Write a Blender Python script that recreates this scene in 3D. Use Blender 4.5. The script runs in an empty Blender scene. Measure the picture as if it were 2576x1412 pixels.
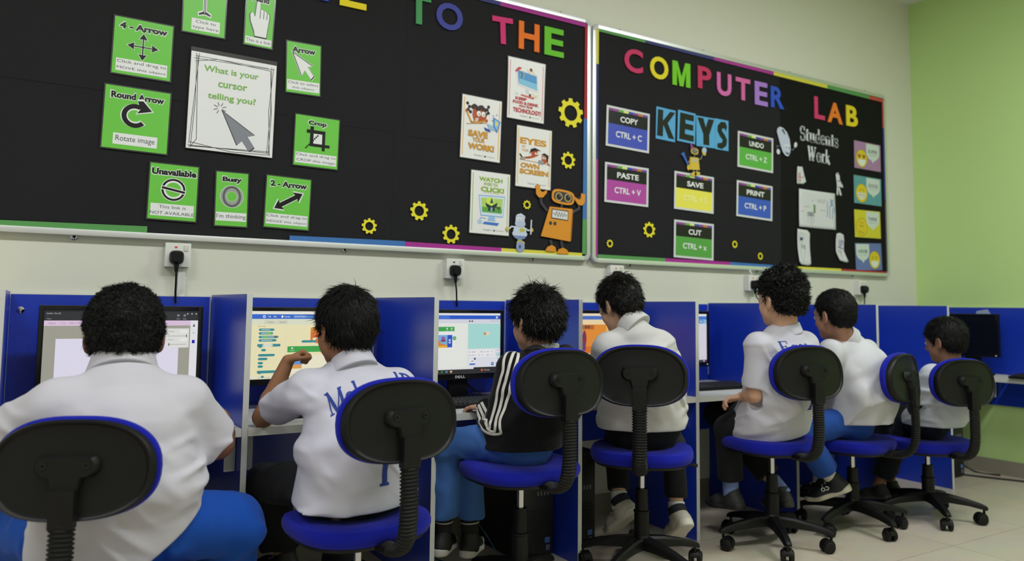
import bpy, bmesh, math, random
import numpy as np
from mathutils import Vector, Matrix
from mathutils.geometry import tessellate_polygon

random.seed(7); np.random.seed(7)
S = bpy.context.scene
COL = S.collection
PI = math.pi

# ------------------------------------------------------------------ camera
cam_d = bpy.data.cameras.new('camera'); cam = bpy.data.objects.new('camera', cam_d); COL.objects.link(cam)
CR = Vector((0.8493, -0.5277, 0.0110)); CU = Vector((-0.0512, -0.0616, 0.9968)); CF = Vector((0.5259, 0.8471, 0.0790))
CF.normalize(); CR = (CR - CF*CR.dot(CF)).normalized(); CU = CR.cross(CF)
CPOS = Vector((-0.5738, -3.1715, 1.0158))
cam.matrix_world = Matrix(((CR.x, CU.x, -CF.x, CPOS.x), (CR.y, CU.y, -CF.y, CPOS.y), (CR.z, CU.z, -CF.z, CPOS.z), (0, 0, 0, 1)))
cam_d.sensor_fit = 'HORIZONTAL'; cam_d.sensor_width = 36.0
cam_d.lens = 1970.88/2576*36.0
cam_d.shift_x = -(1310.1-1288)/2576; cam_d.shift_y = (614.7-706)/2576
cam_d.clip_start = 0.05; cam_d.clip_end = 60
cam_d.dof.use_dof = True; cam_d.dof.focus_distance = 2.65; cam_d.dof.aperture_fstop = 2.2
S.camera = cam

# ------------------------------------------------------------------ world, lamps, exposure
w = bpy.data.worlds.new('world'); S.world = w; w.use_nodes = True
w.node_tree.nodes['Background'].inputs[0].default_value = (1.0, 1.0, 1.0, 1)
w.node_tree.nodes['Background'].inputs[1].default_value = 0.02
def area(name, loc, sx, sy, power, col=(0.97, 0.985, 1.0)):
    l = bpy.data.lights.new(name, 'AREA'); l.shape = 'RECTANGLE'; l.size = sx; l.size_y = sy; l.energy = power; l.color = col
    o = bpy.data.objects.new(name, l); o.location = loc; COL.objects.link(o); return o
for (lx, ly, pw) in ((-1.9, -2.2, 82), (0.5, -2.2, 80), (2.9, -2.2, 102), (-1.9, -4.9, 15), (0.5, -4.9, 15), (2.9, -4.9, 30)):
    area('ceiling_panel_lamp', (lx, ly, 3.13), 1.2, 0.3, pw)
S.view_settings.view_transform = 'Standard'; S.view_settings.look = 'None'
S.view_settings.exposure = -1.02; S.view_settings.gamma = 1.0; S.view_settings.use_curve_mapping = False

# ------------------------------------------------------------------ helpers
def lin(c):
    out = []
    for v in c[:3]:
        v = v/255.0
        out.append(v/12.92 if v <= 0.04045 else ((v+0.055)/1.055)**2.4)
    return tuple(out) + (1.0,)

MATS = {}
def mat(key, rgb=None, rough=0.6, metal=0.0, spec=0.5, emit=0.0, bump=None, coat=0.0, var=None, sheen=0.0, weave=None):
    """procedural principled material; bump=(scale, strength, detail), var=(scale, amount) mottles the base colour"""
    if key in MATS: return MATS[key]
    m = bpy.data.materials.new(key); m.use_nodes = True; MATS[key] = m
    nt = m.node_tree; b = nt.nodes['Principled BSDF']
    c = lin(rgb)
    b.inputs['Base Color'].default_value = c
    b.inputs['Roughness'].default_value = rough; b.inputs['Metallic'].default_value = metal
    b.inputs['Specular IOR Level'].default_value = spec
    if coat: b.inputs['Coat Weight'].default_value = coat; b.inputs['Coat Roughness'].default_value = 0.12
    if sheen: b.inputs['Sheen Weight'].default_value = sheen
    if emit:
        b.inputs['Emission Color'].default_value = c; b.inputs['Emission Strength'].default_value = emit
        b.inputs['Base Color'].default_value = (0.02, 0.02, 0.02, 1)
    tc = None
    if bump or var or weave:
        tc = nt.nodes.new('ShaderNodeTexCoord')
    if var:
        n = nt.nodes.new('ShaderNodeTexNoise'); n.inputs['Scale'].default_value = var[0]; n.inputs['Detail'].default_value = 5
        nt.links.new(tc.outputs['Object'], n.inputs['Vector'])
        r = nt.nodes.new('ShaderNodeMapRange'); r.inputs[3].default_value = 1-var[1]; r.inputs[4].default_value = 1+var[1]
        nt.links.new(n.outputs['Fac'], r.inputs[0])
        mx = nt.nodes.new('ShaderNodeVectorMath'); mx.operation = 'SCALE'; mx.inputs[0].default_value = c[:3]
        nt.links.new(r.outputs[0], mx.inputs['Scale']); nt.links.new(mx.outputs[0], b.inputs['Base Color'])
    last = None
    if bump:
        n = nt.nodes.new('ShaderNodeTexNoise'); n.inputs['Scale'].default_value = bump[0]; n.inputs['Detail'].default_value = bump[2] if len(bump) > 2 else 3
        nt.links.new(tc.outputs['Object'], n.inputs['Vector'])
        bp = nt.nodes.new('ShaderNodeBump'); bp.inputs['Strength'].default_value = bump[1]; bp.inputs['Distance'].default_value = 0.002
        nt.links.new(n.outputs['Fac'], bp.inputs['Height']); nt.links.new(bp.outputs[0], b.inputs['Normal']); last = bp
    if weave:
        v = nt.nodes.new('ShaderNodeTexVoronoi'); v.inputs['Scale'].default_value = weave[0]
        nt.links.new(tc.outputs['Object'], v.inputs['Vector'])
        bp = nt.nodes.new('ShaderNodeBump'); bp.inputs['Strength'].default_value = weave[1]; bp.inputs['Distance'].default_value = 0.001
        nt.links.new(v.outputs['Distance'], bp.inputs['Height']); nt.links.new(bp.outputs[0], b.inputs['Normal'])
        if last: nt.links.new(last.outputs[0], bp.inputs['Normal'])
    return m

class MB:
    """collects shapes into one mesh"""
    def __init__(s): s.v = []; s.f = []; s.mi = []; s.mats = []; s.cur = 0
    def use(s, m):
        if m not in s.mats: s.mats.append(m)
        s.cur = s.mats.index(m); return s
    def add(s, vs, fs):
        o = len(s.v); s.v += [tuple(x) for x in vs]; s.f += [tuple(i+o for i in q) for q in fs]; s.mi += [s.cur]*len(fs); return s
    def box(s, x0, x1, y0, y1, z0, z1, bev=0.0):
        if bev <= 0:
            return s.add([(x0,y0,z0),(x1,y0,z0),(x1,y1,z0),(x0,y1,z0),(x0,y0,z1),(x1,y0,z1),(x1,y1,z1),(x0,y1,z1)],
                         [(0,3,2,1),(4,5,6,7),(0,1,5,4),(1,2,6,5),(2,3,7,6),(3,0,4,7)])
        bm = bmesh.new(); bmesh.ops.create_cube(bm, size=1.0)
        for v in bm.verts: v.co = Vector(((x0+x1)/2+v.co.x*(x1-x0), (y0+y1)/2+v.co.y*(y1-y0), (z0+z1)/2+v.co.z*(z1-z0)))
        bmesh.ops.bevel(bm, geom=bm.edges[:], offset=bev, segments=2, profile=0.7, affect='EDGES')
        bm.verts.index_update(); s.add([v.co[:] for v in bm.verts], [[v.index for v in f.verts] for f in bm.faces]); bm.free(); return s
    def rings(s, rings, close0=True, close1=True, loop=True):
        n = len(rings[0]); vs = [p for r in rings for p in r]; fs = []
        for k in range(len(rings)-1):
            for i in range(n if loop else n-1):
                j = (i+1) % n; fs.append((k*n+i, k*n+j, (k+1)*n+j, (k+1)*n+i))
        if close0: fs.append(tuple(range(n-1, -1, -1)))
        if close1: fs.append(tuple((len(rings)-1)*n+i for i in range(n)))
        return s.add(vs, fs)
    def tube(s, path, r, n=12, flat=None, up=(0, 0, 1)):
        """sweep; r is a number or a list; flat=(a,b) scales the section across / along 'up'"""
        P = [Vector(p) for p in path]; R = [r]*len(P) if not hasattr(r, '__len__') else r; rg = []
        prev = None
        for i, p in enumerate(P):
            t = (P[min(i+1, len(P)-1)] - P[max(i-1, 0)]).normalized()
            if prev is None:
                a = Vector(up); a = a - t*a.dot(t)
                if a.length < 1e-4: a = Vector((1, 0, 0)) - t*t.x
            else: a = prev - t*prev.dot(t)
            a.normalize(); prev = a; b = t.cross(a)
            fa, fb = flat if flat else (1, 1)
            rg.append([(p + a*(math.cos(2*PI*k/n)*R[i]*fb) + b*(math.sin(2*PI*k/n)*R[i]*fa))[:] for k in range(n)])
        return s.rings([list(reversed(q)) for q in rg])
    def lathe(s, prof, c=(0, 0, 0), n=24):
        rg = [[(c[0]+r*math.cos(2*PI*k/n), c[1]+r*math.sin(2*PI*k/n), c[2]+z) for k in range(n)] for r, z in prof]
        return s.rings(rg)
    def prism(s, loops, z0, z1):
        """extruded polygon (first loop) with holes (the others), in local xy"""
        L = [[(p[0], p[1]) for p in l] for l in loops]
        tri = tessellate_polygon([[Vector((x, y, 0)) for x, y in l] for l in L])
        flat = [p for l in L for p in l]
        def area2(t): a, b, c = (flat[i] for i in t); return (b[0]-a[0])*(c[1]-a[1])-(b[1]-a[1])*(c[0]-a[0])
        tri = [t if area2(t) > 0 else t[::-1] for t in tri]
        n = len(flat)
        if abs(z1-z0) < 1e-9: return s.add([(x, y, z1) for x, y in flat], tri)
        vs = [(x, y, z1) for x, y in flat] + [(x, y, z0) for x, y in flat]
        fs = list(tri) + [tuple(i+n for i in t[::-1]) for t in tri]; o = 0
        for li, l in enumerate(L):
            A = sum(l[i][0]*l[(i+1) % len(l)][1]-l[(i+1) % len(l)][0]*l[i][1] for i in range(len(l)))
            ccw = (A > 0) == (li == 0)
            for i in range(len(l)):
                a, b = o+i, o+(i+1) % len(l)
                fs.append((a, a+n, b+n, b) if ccw else (b, b+n, a+n, a))
            o += len(l)
        return s.add(vs, fs)
    def xf(s, M, start=0):
        for i in range(start, len(s.v)): s.v[i] = (M @ Vector(s.v[i]))[:]
        return s
    def build(s, name, m=None, parent=None, smooth=False, loc=None):
        me = bpy.data.meshes.new(name); me.from_pydata(s.v, [], s.f)
        ms = s.mats if s.mats else [m]
        for q in ms: me.materials.append(q)
        if len(ms) > 1: me.polygons.foreach_set('material_index', s.mi)
        if smooth:
            me.polygons.foreach_set('use_smooth', [True]*len(me.polygons))
            if smooth != 'all': me.set_sharp_from_angle(angle=math.radians(38))
        me.update()
        o = bpy.data.objects.new(name, me); COL.objects.link(o)
        if parent: o.parent = parent
        if loc: o.location = loc
        return o

def tag(o, label=None, cat=None, group=None, kind=None):
    if label: o['label'] = label
    if cat: o['category'] = cat
    if group: o['group'] = group
    if kind: o['kind'] = kind
    return o
def empty(name, loc=(0, 0, 0), rot=(0, 0, 0)):
    o = bpy.data.objects.new(name, None); o.empty_display_size = 0.05; o.location = loc; o.rotation_euler = rot; COL.objects.link(o); return o
def children(o): return [c for c in bpy.data.objects if c.parent == o]
def copy_tree(o, parent=None):
    c = o.copy(); COL.objects.link(c); c.parent = parent
    for ch in children(o): copy_tree(ch, c)
    return c
def selc(n, a, b, N=48):
    out = []
    for k in range(N):
        t = 2*PI*k/N; c, s_ = math.cos(t), math.sin(t)
        out.append((a*math.copysign(abs(c)**(2/n), c), b*math.copysign(abs(s_)**(2/n), s_)))
    return out

# text: outlines from the built-in font, as flat triangles
TXT = {}
def text_geo(s, bold=0.0, sp=1.0):
    k = (s, bold, sp)
    if k in TXT: return TXT[k]
    cu = bpy.data.curves.new('t', 'FONT'); cu.body = s; cu.size = 1.0; cu.offset = bold; cu.space_character = sp; cu.resolution_u = 4
    o = bpy.data.objects.new('t', cu); COL.objects.link(o)
    dg = bpy.context.evaluated_depsgraph_get(); me = bpy.data.meshes.new_from_object(o.evaluated_get(dg))
    vs = np.array([v.co[:2] for v in me.vertices]) if len(me.vertices) else np.zeros((1, 2)); fs = [tuple(p.vertices) for p in me.polygons]
    bpy.data.objects.remove(o); bpy.data.curves.remove(cu); bpy.data.meshes.remove(me)
    TXT[k] = (vs, fs); return TXT[k]

class Art:
    """flat artwork lying on a sheet: local x right, y up, z towards the viewer; parts collect into one mesh each"""
    def __init__(s, parent, w, h, z=0.0, step=0.00006, emit=0.0, rough=0.45):
        s.p = parent; s.w = w; s.h = h; s.z = z; s.st = step; s.parts = {}; s.order = []; s.emit = emit; s.rough = rough
    def m(s, c):
        c = tuple(int(x) if s.emit else min(250, int(x*1.06)) for x in c)
        return mat(('glow_%g_' % s.emit if s.emit else 'print_')+'%02x%02x%02x' % c, c, s.rough, emit=s.emit, spec=0.3)
    def _mb(s, part, c):
        if part not in s.parts: s.parts[part] = MB(); s.order.append(part)
        s.z += s.st; return s.parts[part].use(s.m(c))
    def P(s, u, v): return ((u-0.5)*s.w, (v-0.5)*s.h)
    def poly(s, part, pts, c, holes=(), raw=False):
        f = (lambda q: q) if raw else (lambda q: s.P(*q))
        mb = s._mb(part, c); mb.prism([[f(q) for q in pts]] + [[f(q) for q in h] for h in holes], s.z, s.z); return s
    def rect(s, part, u0, v0, u1, v1, c): return s.poly(part, [(u0, v0), (u1, v0), (u1, v1), (u0, v1)], c)
    def ell(s, part, u, v, ru, rv, c, n=28, hole=None, a0=0, a1=360):
        """radii as fractions of the width (both), so circles stay round"""
        cx, cy = s.P(u, v); W = s.w
        full = abs(a1-a0) >= 360
        A = [math.radians(a0+(a1-a0)*k/(n if full else n-1)) for k in range(n)]
        o = [(cx+ru*W*math.cos(a), cy+rv*W*math.sin(a)) for a in A]
        if hole and full: return s.poly(part, o, c, [[(cx+ru*W*hole*math.cos(a), cy+rv*W*hole*math.sin(a)) for a in A]], raw=True)
        if hole: o = o + [(cx+ru*W*hole*math.cos(a), cy+rv*W*hole*math.sin(a)) for a in reversed(A)]
        return s.poly(part, o, c, raw=True)
    def line(s, part, pts, wd, c):
        """polyline of width wd (fraction of the sheet's width)"""
        mb = s._mb(part, c); P = [Vector(s.P(*q)) for q in pts]; h = wd*s.w/2
        for a, b in zip(P[:-1], P[1:]):
            d = b-a
            if d.length < 1e-7: continue
            d.normalize(); n = Vector((-d.y, d.x))*h; e = d*h*0.5
            q = [a-n-e, b-n+e, b+n+e, a+n-e]
            mb.add([(x.x, x.y, s.z) for x in q], [(0, 1, 2, 3)])
        return s
    def text(s, part, t, u, v, wd, hh, c, bold=0.0, sp=1.0, align='c', rot=0.0, shear=0.0):
        """text fitted to a box wd x hh (fractions of sheet width / height) centred on (u, v)"""
        vs, fs = text_geo(t, bold, sp)
        lo, hi = vs.min(0), vs.max(0); W, H = wd*s.w, hh*s.h
        q = (vs-(lo+hi)/2)*np.array([W/(hi[0]-lo[0]), H/(hi[1]-lo[1])])
        q[:, 0] += shear*q[:, 1]
        if rot:
            ca, sa = math.cos(math.radians(rot)), math.sin(math.radians(rot)); q = q @ np.array([[ca, sa], [-sa, ca]])
        cx, cy = s.P(u, v)
        if align == 'l': cx += W/2
        mb = s._mb(part, c); mb.add([(x+cx, y+cy, s.z) for x, y in q], fs); return s
    def done(s):
        for n in s.order: s.parts[n].build(n.split('#')[0], None, s.p)

CREAM = mat('wall_paint_cream', (222, 222, 209), 0.75, bump=(60, 0.12), var=(1.3, 0.02))
GREEN = mat('wall_paint_green', (196, 229, 150), 0.75, bump=(60, 0.12), var=(1.3, 0.02))
WHITEP = mat('ceiling_paint', (235, 235, 230), 0.8)
BLUE = mat('blue_laminate', (26, 58, 184), 0.30, bump=(900, 0.05), spec=0.6)
MELA = mat('white_melamine', (205, 208, 203), 0.45, bump=(300, 0.05))
ALU = mat('brushed_aluminium', (232, 234, 238), 0.36, 0.75, bump=(200, 0.05))
GREYPL = mat('grey_plastic', (190, 194, 194), 0.4)
BLACKPL = mat('black_plastic', (13, 13, 14), 0.45, spec=0.28, bump=(700, 0.12))
BLACKGL = mat('black_gloss_plastic', (16, 16, 18), 0.22)
RUBBER = mat('black_rubber', (13, 13, 14), 0.55, spec=0.3)
CHROME = mat('chrome', (200, 200, 205), 0.12, 1.0)
SOCKW = mat('socket_white', (226, 228, 224), 0.35)
BLUEFAB = mat('blue_upholstery', (22, 30, 158), 0.95, spec=.15, bump=(500, 0.6), sheen=0.08, var=(40, 0.12))

# ------------------------------------------------------------------ the room
def slab(name, x0, x1, y0, y1, z0, z1, m):
    return tag(MB().box(x0, x1, y0, y1, z0, z1).build(name, m), kind='structure')
XL, XR, YB, ZC = -3.6, 4.63, -6.4, 3.19
# floor: beige 600 mm tiles with fine joints, slightly glossy
FL = mat('floor_tiles', (196, 190, 168), 0.32, spec=0.4)
nt = FL.node_tree; bs = nt.nodes['Principled BSDF']
tc = nt.nodes.new('ShaderNodeTexCoord'); mp = nt.nodes.new('ShaderNodeMapping'); mp.inputs['Location'].default_value = (0.13, 0.003, 0)
nt.links.new(tc.outputs['Object'], mp.inputs['Vector'])
br = nt.nodes.new('ShaderNodeTexBrick'); br.offset = 0.0; br.squash = 1.0
for k, v in (('Scale', 1.0), ('Mortar Size', 0.0016), ('Mortar Smooth', 0.1), ('Bias', 0.0), ('Brick Width', 0.6), ('Row Height', 0.6)): br.inputs[k].default_value = v
br.inputs['Color1'].default_value = lin((208, 199, 180)); br.inputs['Color2'].default_value = lin((203, 194, 175)); br.inputs['Mortar'].default_value = lin((150, 144, 128))
nt.links.new(mp.outputs[0], br.inputs['Vector'])
ns = nt.nodes.new('ShaderNodeTexNoise'); ns.inputs['Scale'].default_value = 5; ns.inputs['Detail'].default_value = 6
nt.links.new(tc.outputs['Object'], ns.inputs['Vector'])
mxn = nt.nodes.new('ShaderNodeMix'); mxn.data_type = 'RGBA'; mxn.blend_type = 'MULTIPLY'; mxn.inputs[0].default_value = 0.22
nt.links.new(br.outputs['Color'], mxn.inputs[6]); nt.links.new(ns.outputs['Color'], mxn.inputs[7]); nt.links.new(mxn.outputs[2], bs.inputs['Base Color'])
slab('floor', XL-.1, XR+.1, YB-.1, .1, -.1, 0, FL)
slab('ceiling', XL-.1, XR+.1, YB-.1, .1, ZC, ZC+.1, WHITEP)
slab('wall_back', XL-.1, XR+.1, 0, .1, 0, ZC, CREAM)
slab('wall_right', XR, XR+.1, YB, 0, 0, ZC, GREEN)
slab('wall_left', XL-.1, XL, YB, 0, 0, ZC, CREAM)
slab('wall_front', XL-.1, XR+.1, YB-.1, YB, 0, ZC, CREAM)
SKIRT = mat('grey_skirting_tile', (150, 146, 130), 0.4)
slab('baseboard_back', XL, XR, -.012, 0, 0, .09, SKIRT)
slab('baseboard_right', XR-.012, XR, YB, -.012, 0, .09, SKIRT)

# ------------------------------------------------------------------ study carrels along the back wall
PX = (-0.6547, 0.0036, 0.659, 1.303, 1.946, 2.608, 3.268, 3.945)   # left faces of the partitions
YF, YBK, HP, ZD, TH = -0.60, -0.022, 1.046, 0.624, 0.018
PNAMES = ['leftmost blue partition board, cut by the left edge of the photo',
          'tall blue partition board between the big boy and the boy with his hand at his mouth',
          'tall blue partition board to the left of the boy in the black striped jacket',
          'tall blue partition board between the striped jacket boy and the boy beside him',
          'tall blue partition board right behind the chair of the boy looking down',
          'blue partition board hidden behind the curly haired boy',
          'blue partition board to the right of the boy in the creased white shirt',
          'last blue partition board by the corner, in front of the switched off monitor']
for k, x in enumerate(PX):
    r = empty('desk_partition', (x, YF, 0))
    MB().box(0.0006, TH-.0006, .0012, -YF+YBK, 0, HP-.0012).build('panel', BLUE, r)
    MB().box(0, TH, -.0006, .0012, 0, HP, 0.0003).build('front_edge_band', MELA, r)
    MB().box(0, TH, .0012, -YF+YBK, HP-.0012, HP).build('top_edge_band', MELA, r)
    tag(r, PNAMES[k], 'partition', 'blue partition boards of the computer desks')
BN = ['in front of the big boy at the left', 'behind the monitor of the boy with hand at mouth', 'behind the monitor of the striped jacket boy',
      'behind the boy who looks down', 'behind the monitor left of the curly haired boy', 'in front of the boy in the creased shirt', 'in front of the small boy at the far right',
      'in the corner behind the last partition']
for k in range(8):
    x0 = PX[k]+TH+.001; x1 = PX[k+1]-.001 if k < 7 else XR-.035
    r = empty('desk_back_panel', (x0, YBK, 0))
    MB().box(0, x1-x0, 0, .017, .36, HP-.008).build('panel', BLUE, r)
    MB().box(0, x1-x0, 0, .017, HP-.008, HP-.0065).build('top_edge_band', MELA, r)
    # thin white joint strip in the right-hand inner corner
    MB().box(x1-x0-.006, x1-x0, -.0015, 0, ZD+.03, HP-.008).build('corner_strip', mat('pale_blue_edge', (150, 162, 205), .5), r)
    if k == 0: MB().lathe([(0.0, 0), (.011, 0), (.011, .002), (.006, .004), (0.001, .004)]).xf(Matrix.Translation((.03, 0, .985)) @ Matrix.Rotation(PI/2, 4, 'X')).build('cable_grommet', CHROME, r, True)
    tag(r, 'blue back panel of the desk '+BN[k], 'panel', 'blue back panels of the computer desks')
    t = empty('study_desk', (x0, YF, ZD))
    MB().box(0, x1-x0, .0015, -YF+YBK-.001, -.025, 0).build('board', MELA, t)
    MB().box(0, x1-x0, 0, .0015, -.025, 0).build('edge_band', mat('cream_edge_band', (214, 215, 205), .4), t)
    for s_ in (0, 1):
        cx = .0 if s_ == 0 else x1-x0-.034
        MB().use(BLUE).box(cx, cx+.034, .0765, -YF+YBK-.06, -.143, -.025).use(MELA).box(cx, cx+.034, .075, .0765, -.143, -.025).build('support_cleat', None, t)
    tag(t, 'white desk top '+BN[k].replace('in front of', 'of').replace('behind', 'under'), 'desk', 'white desk tops of the carrels')

# the row along the green wall
r = empty('desk_back_panel', (XR-.02, -.03, 0))
MB().box(0, .018, -1.6, 0, .43, 1.04).build('panel', BLUE, r); MB().box(0, .018, -1.6, 0, 1.04, 1.0415).build('top_edge_band', MELA, r)
tag(r, 'long blue back panel on the green wall at the far right', 'panel')
t = empty('study_desk', (4.36, -.6, ZD))
MB().box(0, XR-.022-4.36, -1.03, -.025, -.03, 0, .001).build('board', MELA, t)
tag(t, 'white desk top along the green wall at the far right', 'desk')

# ------------------------------------------------------------------ notice boards
PAPER = mat('black_sugar_paper', (36, 36, 39), 0.9, spec=.2, bump=(9, 0.5, 4), var=(3, 0.08))
PAPER2 = mat('blacker_sugar_paper', (25, 25, 25), 0.9, spec=.15, bump=(9, 0.5, 4), var=(3, 0.08))
YS = -.0225                                                   # front face of the paper
def wall_frame(name, x, z, ang=0.0, lift=0.001):
    return empty(name, (x, YS-lift, z), (PI/2, -math.radians(ang), 0))
def board(x0, x1, z0, z1, label, sheets):
    r = empty('notice_board', ((x0+x1)/2, 0, z0)); cx = (x0+x1)/2; H = z1-z0; W = x1-x0
    MB().box(-W/2+.01, W/2-.01, -.019, -.002, .01, H-.01).build('backing', mat('board_backing', (60, 60, 58), .8), r)
    for (a, b, c, d, lift, m) in sheets:
        MB().box(a-cx, b-cx, -.0195-lift, -.019, c-z0, d-z0).build('paper_sheet', m, r)
    f = .022
    for nm, q in (('frame_rail', (-W/2+.03, W/2-.03, 0, f)), ('frame_rail', (-W/2+.03, W/2-.03, H-f, H)), ('frame_stile', (-W/2, -W/2+f, .03, H-.03)), ('frame_stile', (W/2-f, W/2, .03, H-.03))):
        MB().box(q[0], q[1], -.032, -.0005, q[2], q[3], .004).build(nm, ALU, r, True)
    for sx in (-1, 1):
        for sz in (0, 1):
            # rounded plastic corner: quarter bend
            rg = []
            for k in range(9):
                a = PI/2*k/8; R1, R2 = .036, .036-f-.002
                ca, sa = math.cos(a), math.sin(a)
                cxx = sx*(W/2-.034); czz = (.034 if sz == 0 else H-.034); dz = -1 if sz == 0 else 1
                rg.append([(cxx+sx*R*ca, y, czz+dz*R*sa) for R, y in ((R2, -.0335), (R1-.004, -.0335), (R1, -.029), (R1, -.0003), (R2, -.0003))])
            if sx*(1 if sz else -1) > 0: rg = rg[::-1]
            MB().rings(rg).build('frame_corner', GREYPL, r, True)
    return tag(r, label, 'notice board', 'black notice boards')
B1 = (-1.12, 1.786, 1.247, 2.484); B2 = (1.798, 4.282, 1.240, 2.470)
board(*B1, 'long black notice board with green cursor posters, left of the pair',
      [(-1.10, .265, 1.27, 1.785, .0008, PAPER), (-1.10, .27, 1.775, 2.465, .0022, PAPER), (.262, .73, 1.27, 1.775, .0006, PAPER), (.725, 1.26, 1.27, 1.765, .0012, PAPER), (1.255, 1.766, 1.268, 1.76, .0006, PAPER),
       (.265, .78, 1.765, 2.465, .0016, PAPER), (.775, 1.262, 1.755, 2.465, .0022, PAPER), (1.256, 1.766, 1.748, 2.465, .0014, PAPER)])
board(*B2, 'black notice board with keyboard shortcut cards, right of the pair',
      [(1.82, 3.23, 1.26, 1.745, .0008, PAPER), (1.82, 3.235, 1.732, 2.45, .002, PAPER), (3.22, 4.26, 1.26, 1.74, .0014, PAPER2), (3.225, 4.26, 1.728, 2.45, .0026, PAPER2)])
def fixing(x, z, label):
    r = empty('board_fixing', (x, -.001, z))
    MB().lathe([(0.012, 0), (.012, .004), (.009, .006), (.002, .006)]).xf(Matrix.Rotation(PI/2, 4, 'X')).build('washer', CHROME, r, True)
    MB().lathe([(0.005, .005), (.005, .009), (.001, .009)], n=12).xf(Matrix.Rotation(PI/2, 4, 'X')).build('screw', BLACKPL, r, True)
    tag(r, label, 'fixing', 'screws that hold the notice boards')
for x, t in ((-.46, 'above the big boy, under the left board'), (.525, 'under the left board above the desks'), (1.458, 'under the orange robot of the left board')):
    fixing(x, 1.243, 'small round wall screw '+t)
for x, t in ((2.061, 'below the right board near the boards\' gap'), (3.02, 'below the right board, over the curly haired boy'), (3.916, 'below the right board\'s red strip')):
    fixing(x, 1.236, 'small round wall screw '+t)
for x, z, t in ((1.614, 2.488, 'on top of the left board near its right corner'), (1.993, 2.474, 'on top of the right board above its C'), (2.601, 2.474, 'on top of the right board above its P'),
                (3.34, 2.474, 'on top of the right board past its R'), (4.097, 2.474, 'on top of the right board near its red corner')):
    fixing(x, z, 'small round wall screw '+t)

# corrugated border strips
def strip(x0, z0, x1, z1, c, cname, label, dz=0.0):
    L = math.hypot(x1-x0, z1-z0); a = math.degrees(math.atan2(z1-z0, x1-x0))
    r = wall_frame('border_strip', x0, z0, a, .0035)
    m = mat('border_'+cname, c, .55); mb = MB(); n = max(4, int(L/.006)); h = .0115
    # ribbed strip: its thickness rises and falls along its length
    top = []; bot = []
    rg = []
    for k in range(n*2+1):
        x = L*k/(n*2); e = .0008 if k % 2 else 0.0
        rg.append([(x, -h, 0), (x, -h, .0014+e), (x, h, .0014+e), (x, h, 0)])
    mb.rings([q[::-1] for q in rg]); o = mb.build('border_strip', m); o.location = r.location; o.rotation_euler = r.rotation_euler
    bpy.data.objects.remove(r); o.name = 'border_strip'
    tag(o, label, 'border strip', 'coloured corrugated border strips of the boards')
SG, SBL, SPK, SYL, SRD, SIN = (88, 158, 84), (58, 118, 188), (172, 40, 150), (222, 214, 72), (172, 38, 44), (44, 48, 122)
zb = 1.279
strip(-1.09, 1.268, -.23, 1.281, SG, 'green', 'green border strip at the lower left end of the left board')
strip(.288, 1.277, .787, 1.281, SBL, 'blue', 'blue border strip on the bottom edge of the left board')
strip(.787, zb, 1.272, 1.275, SPK, 'magenta', 'magenta border strip on the bottom edge of the left board')
strip(1.272, 1.274, 1.738, 1.272, SYL, 'yellow', 'yellow border strip under the orange robot')
strip(1.750, 1.278, 1.752, 1.454, SG, 'green', 'short green upright border strip beside the orange robot')
strip(1.752, 1.454, 1.756, 1.965, SBL, 'blue', 'blue upright border strip at the right edge of the left board')
strip(1.758, 1.965, 1.762, 2.455, SRD, 'red', 'red upright border strip beside the letters THE')
strip(1.249, 2.455, 1.758, 2.452, SPK, 'magenta', 'magenta border strip along the top over the word THE')
strip(.76, 2.458, 1.249, 2.456, SIN, 'indigo', 'indigo border strip at the top edge, cut by the photo\'s upper border')
strip(1.826, 2.262, 1.827, 2.452, SYL, 'yellow', 'short yellow upright border strip at the upper left of the right board')
strip(1.825, 1.766, 1.826, 2.262, SIN, 'indigo', 'indigo upright border strip left of the COPY card')
strip(1.823, 1.268, 1.824, 1.766, SPK, 'magenta', 'magenta upright border strip left of the PASTE card')
strip(1.835, 1.270, 2.288, 1.269, SG, 'green', 'green border strip at the lower left of the right board')
strip(2.288, 1.269, 2.78, 1.268, SPK, 'magenta', 'magenta border strip under the CUT card')
strip(2.78, 1.268, 3.247, 1.263, SBL, 'blue', 'blue border strip on the bottom edge of the right board')
strip(3.247, 1.264, 3.772, 1.264, SYL, 'yellow', 'yellow border strip under the students\' drawings')
strip(3.772, 1.264, 4.25, 1.260, SRD, 'red', 'red border strip at the lower right end of the right board')
strip(1.84, 2.447, 2.151, 2.446, SG, 'green', 'green border strip on the top edge over the C')
strip(2.151, 2.446, 2.665, 2.442, SIN, 'indigo', 'indigo border strip on the top edge over OMP')
strip(2.665, 2.442, 3.167, 2.439, SPK, 'magenta', 'magenta border strip on the top edge over UTER')
strip(3.167, 2.439, 3.672, 2.437, SYL, 'yellow', 'yellow border strip on the top edge left of LAB')
strip(3.672, 2.437, 4.105, 2.434, SG, 'green', 'green border strip on the top edge over LAB')
strip(4.105, 2.434, 4.262, 2.433, (200, 78, 66), 'coral', 'short coral border strip at the upper right corner of the right board')
strip(4.256, 2.244, 4.257, 2.43, (190, 70, 64), 'coral2', 'coral upright border strip right of LAB')
strip(4.254, 1.75, 4.256, 2.244, SIN, 'indigo', 'indigo upright border strip right of the smiley cards')

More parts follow.
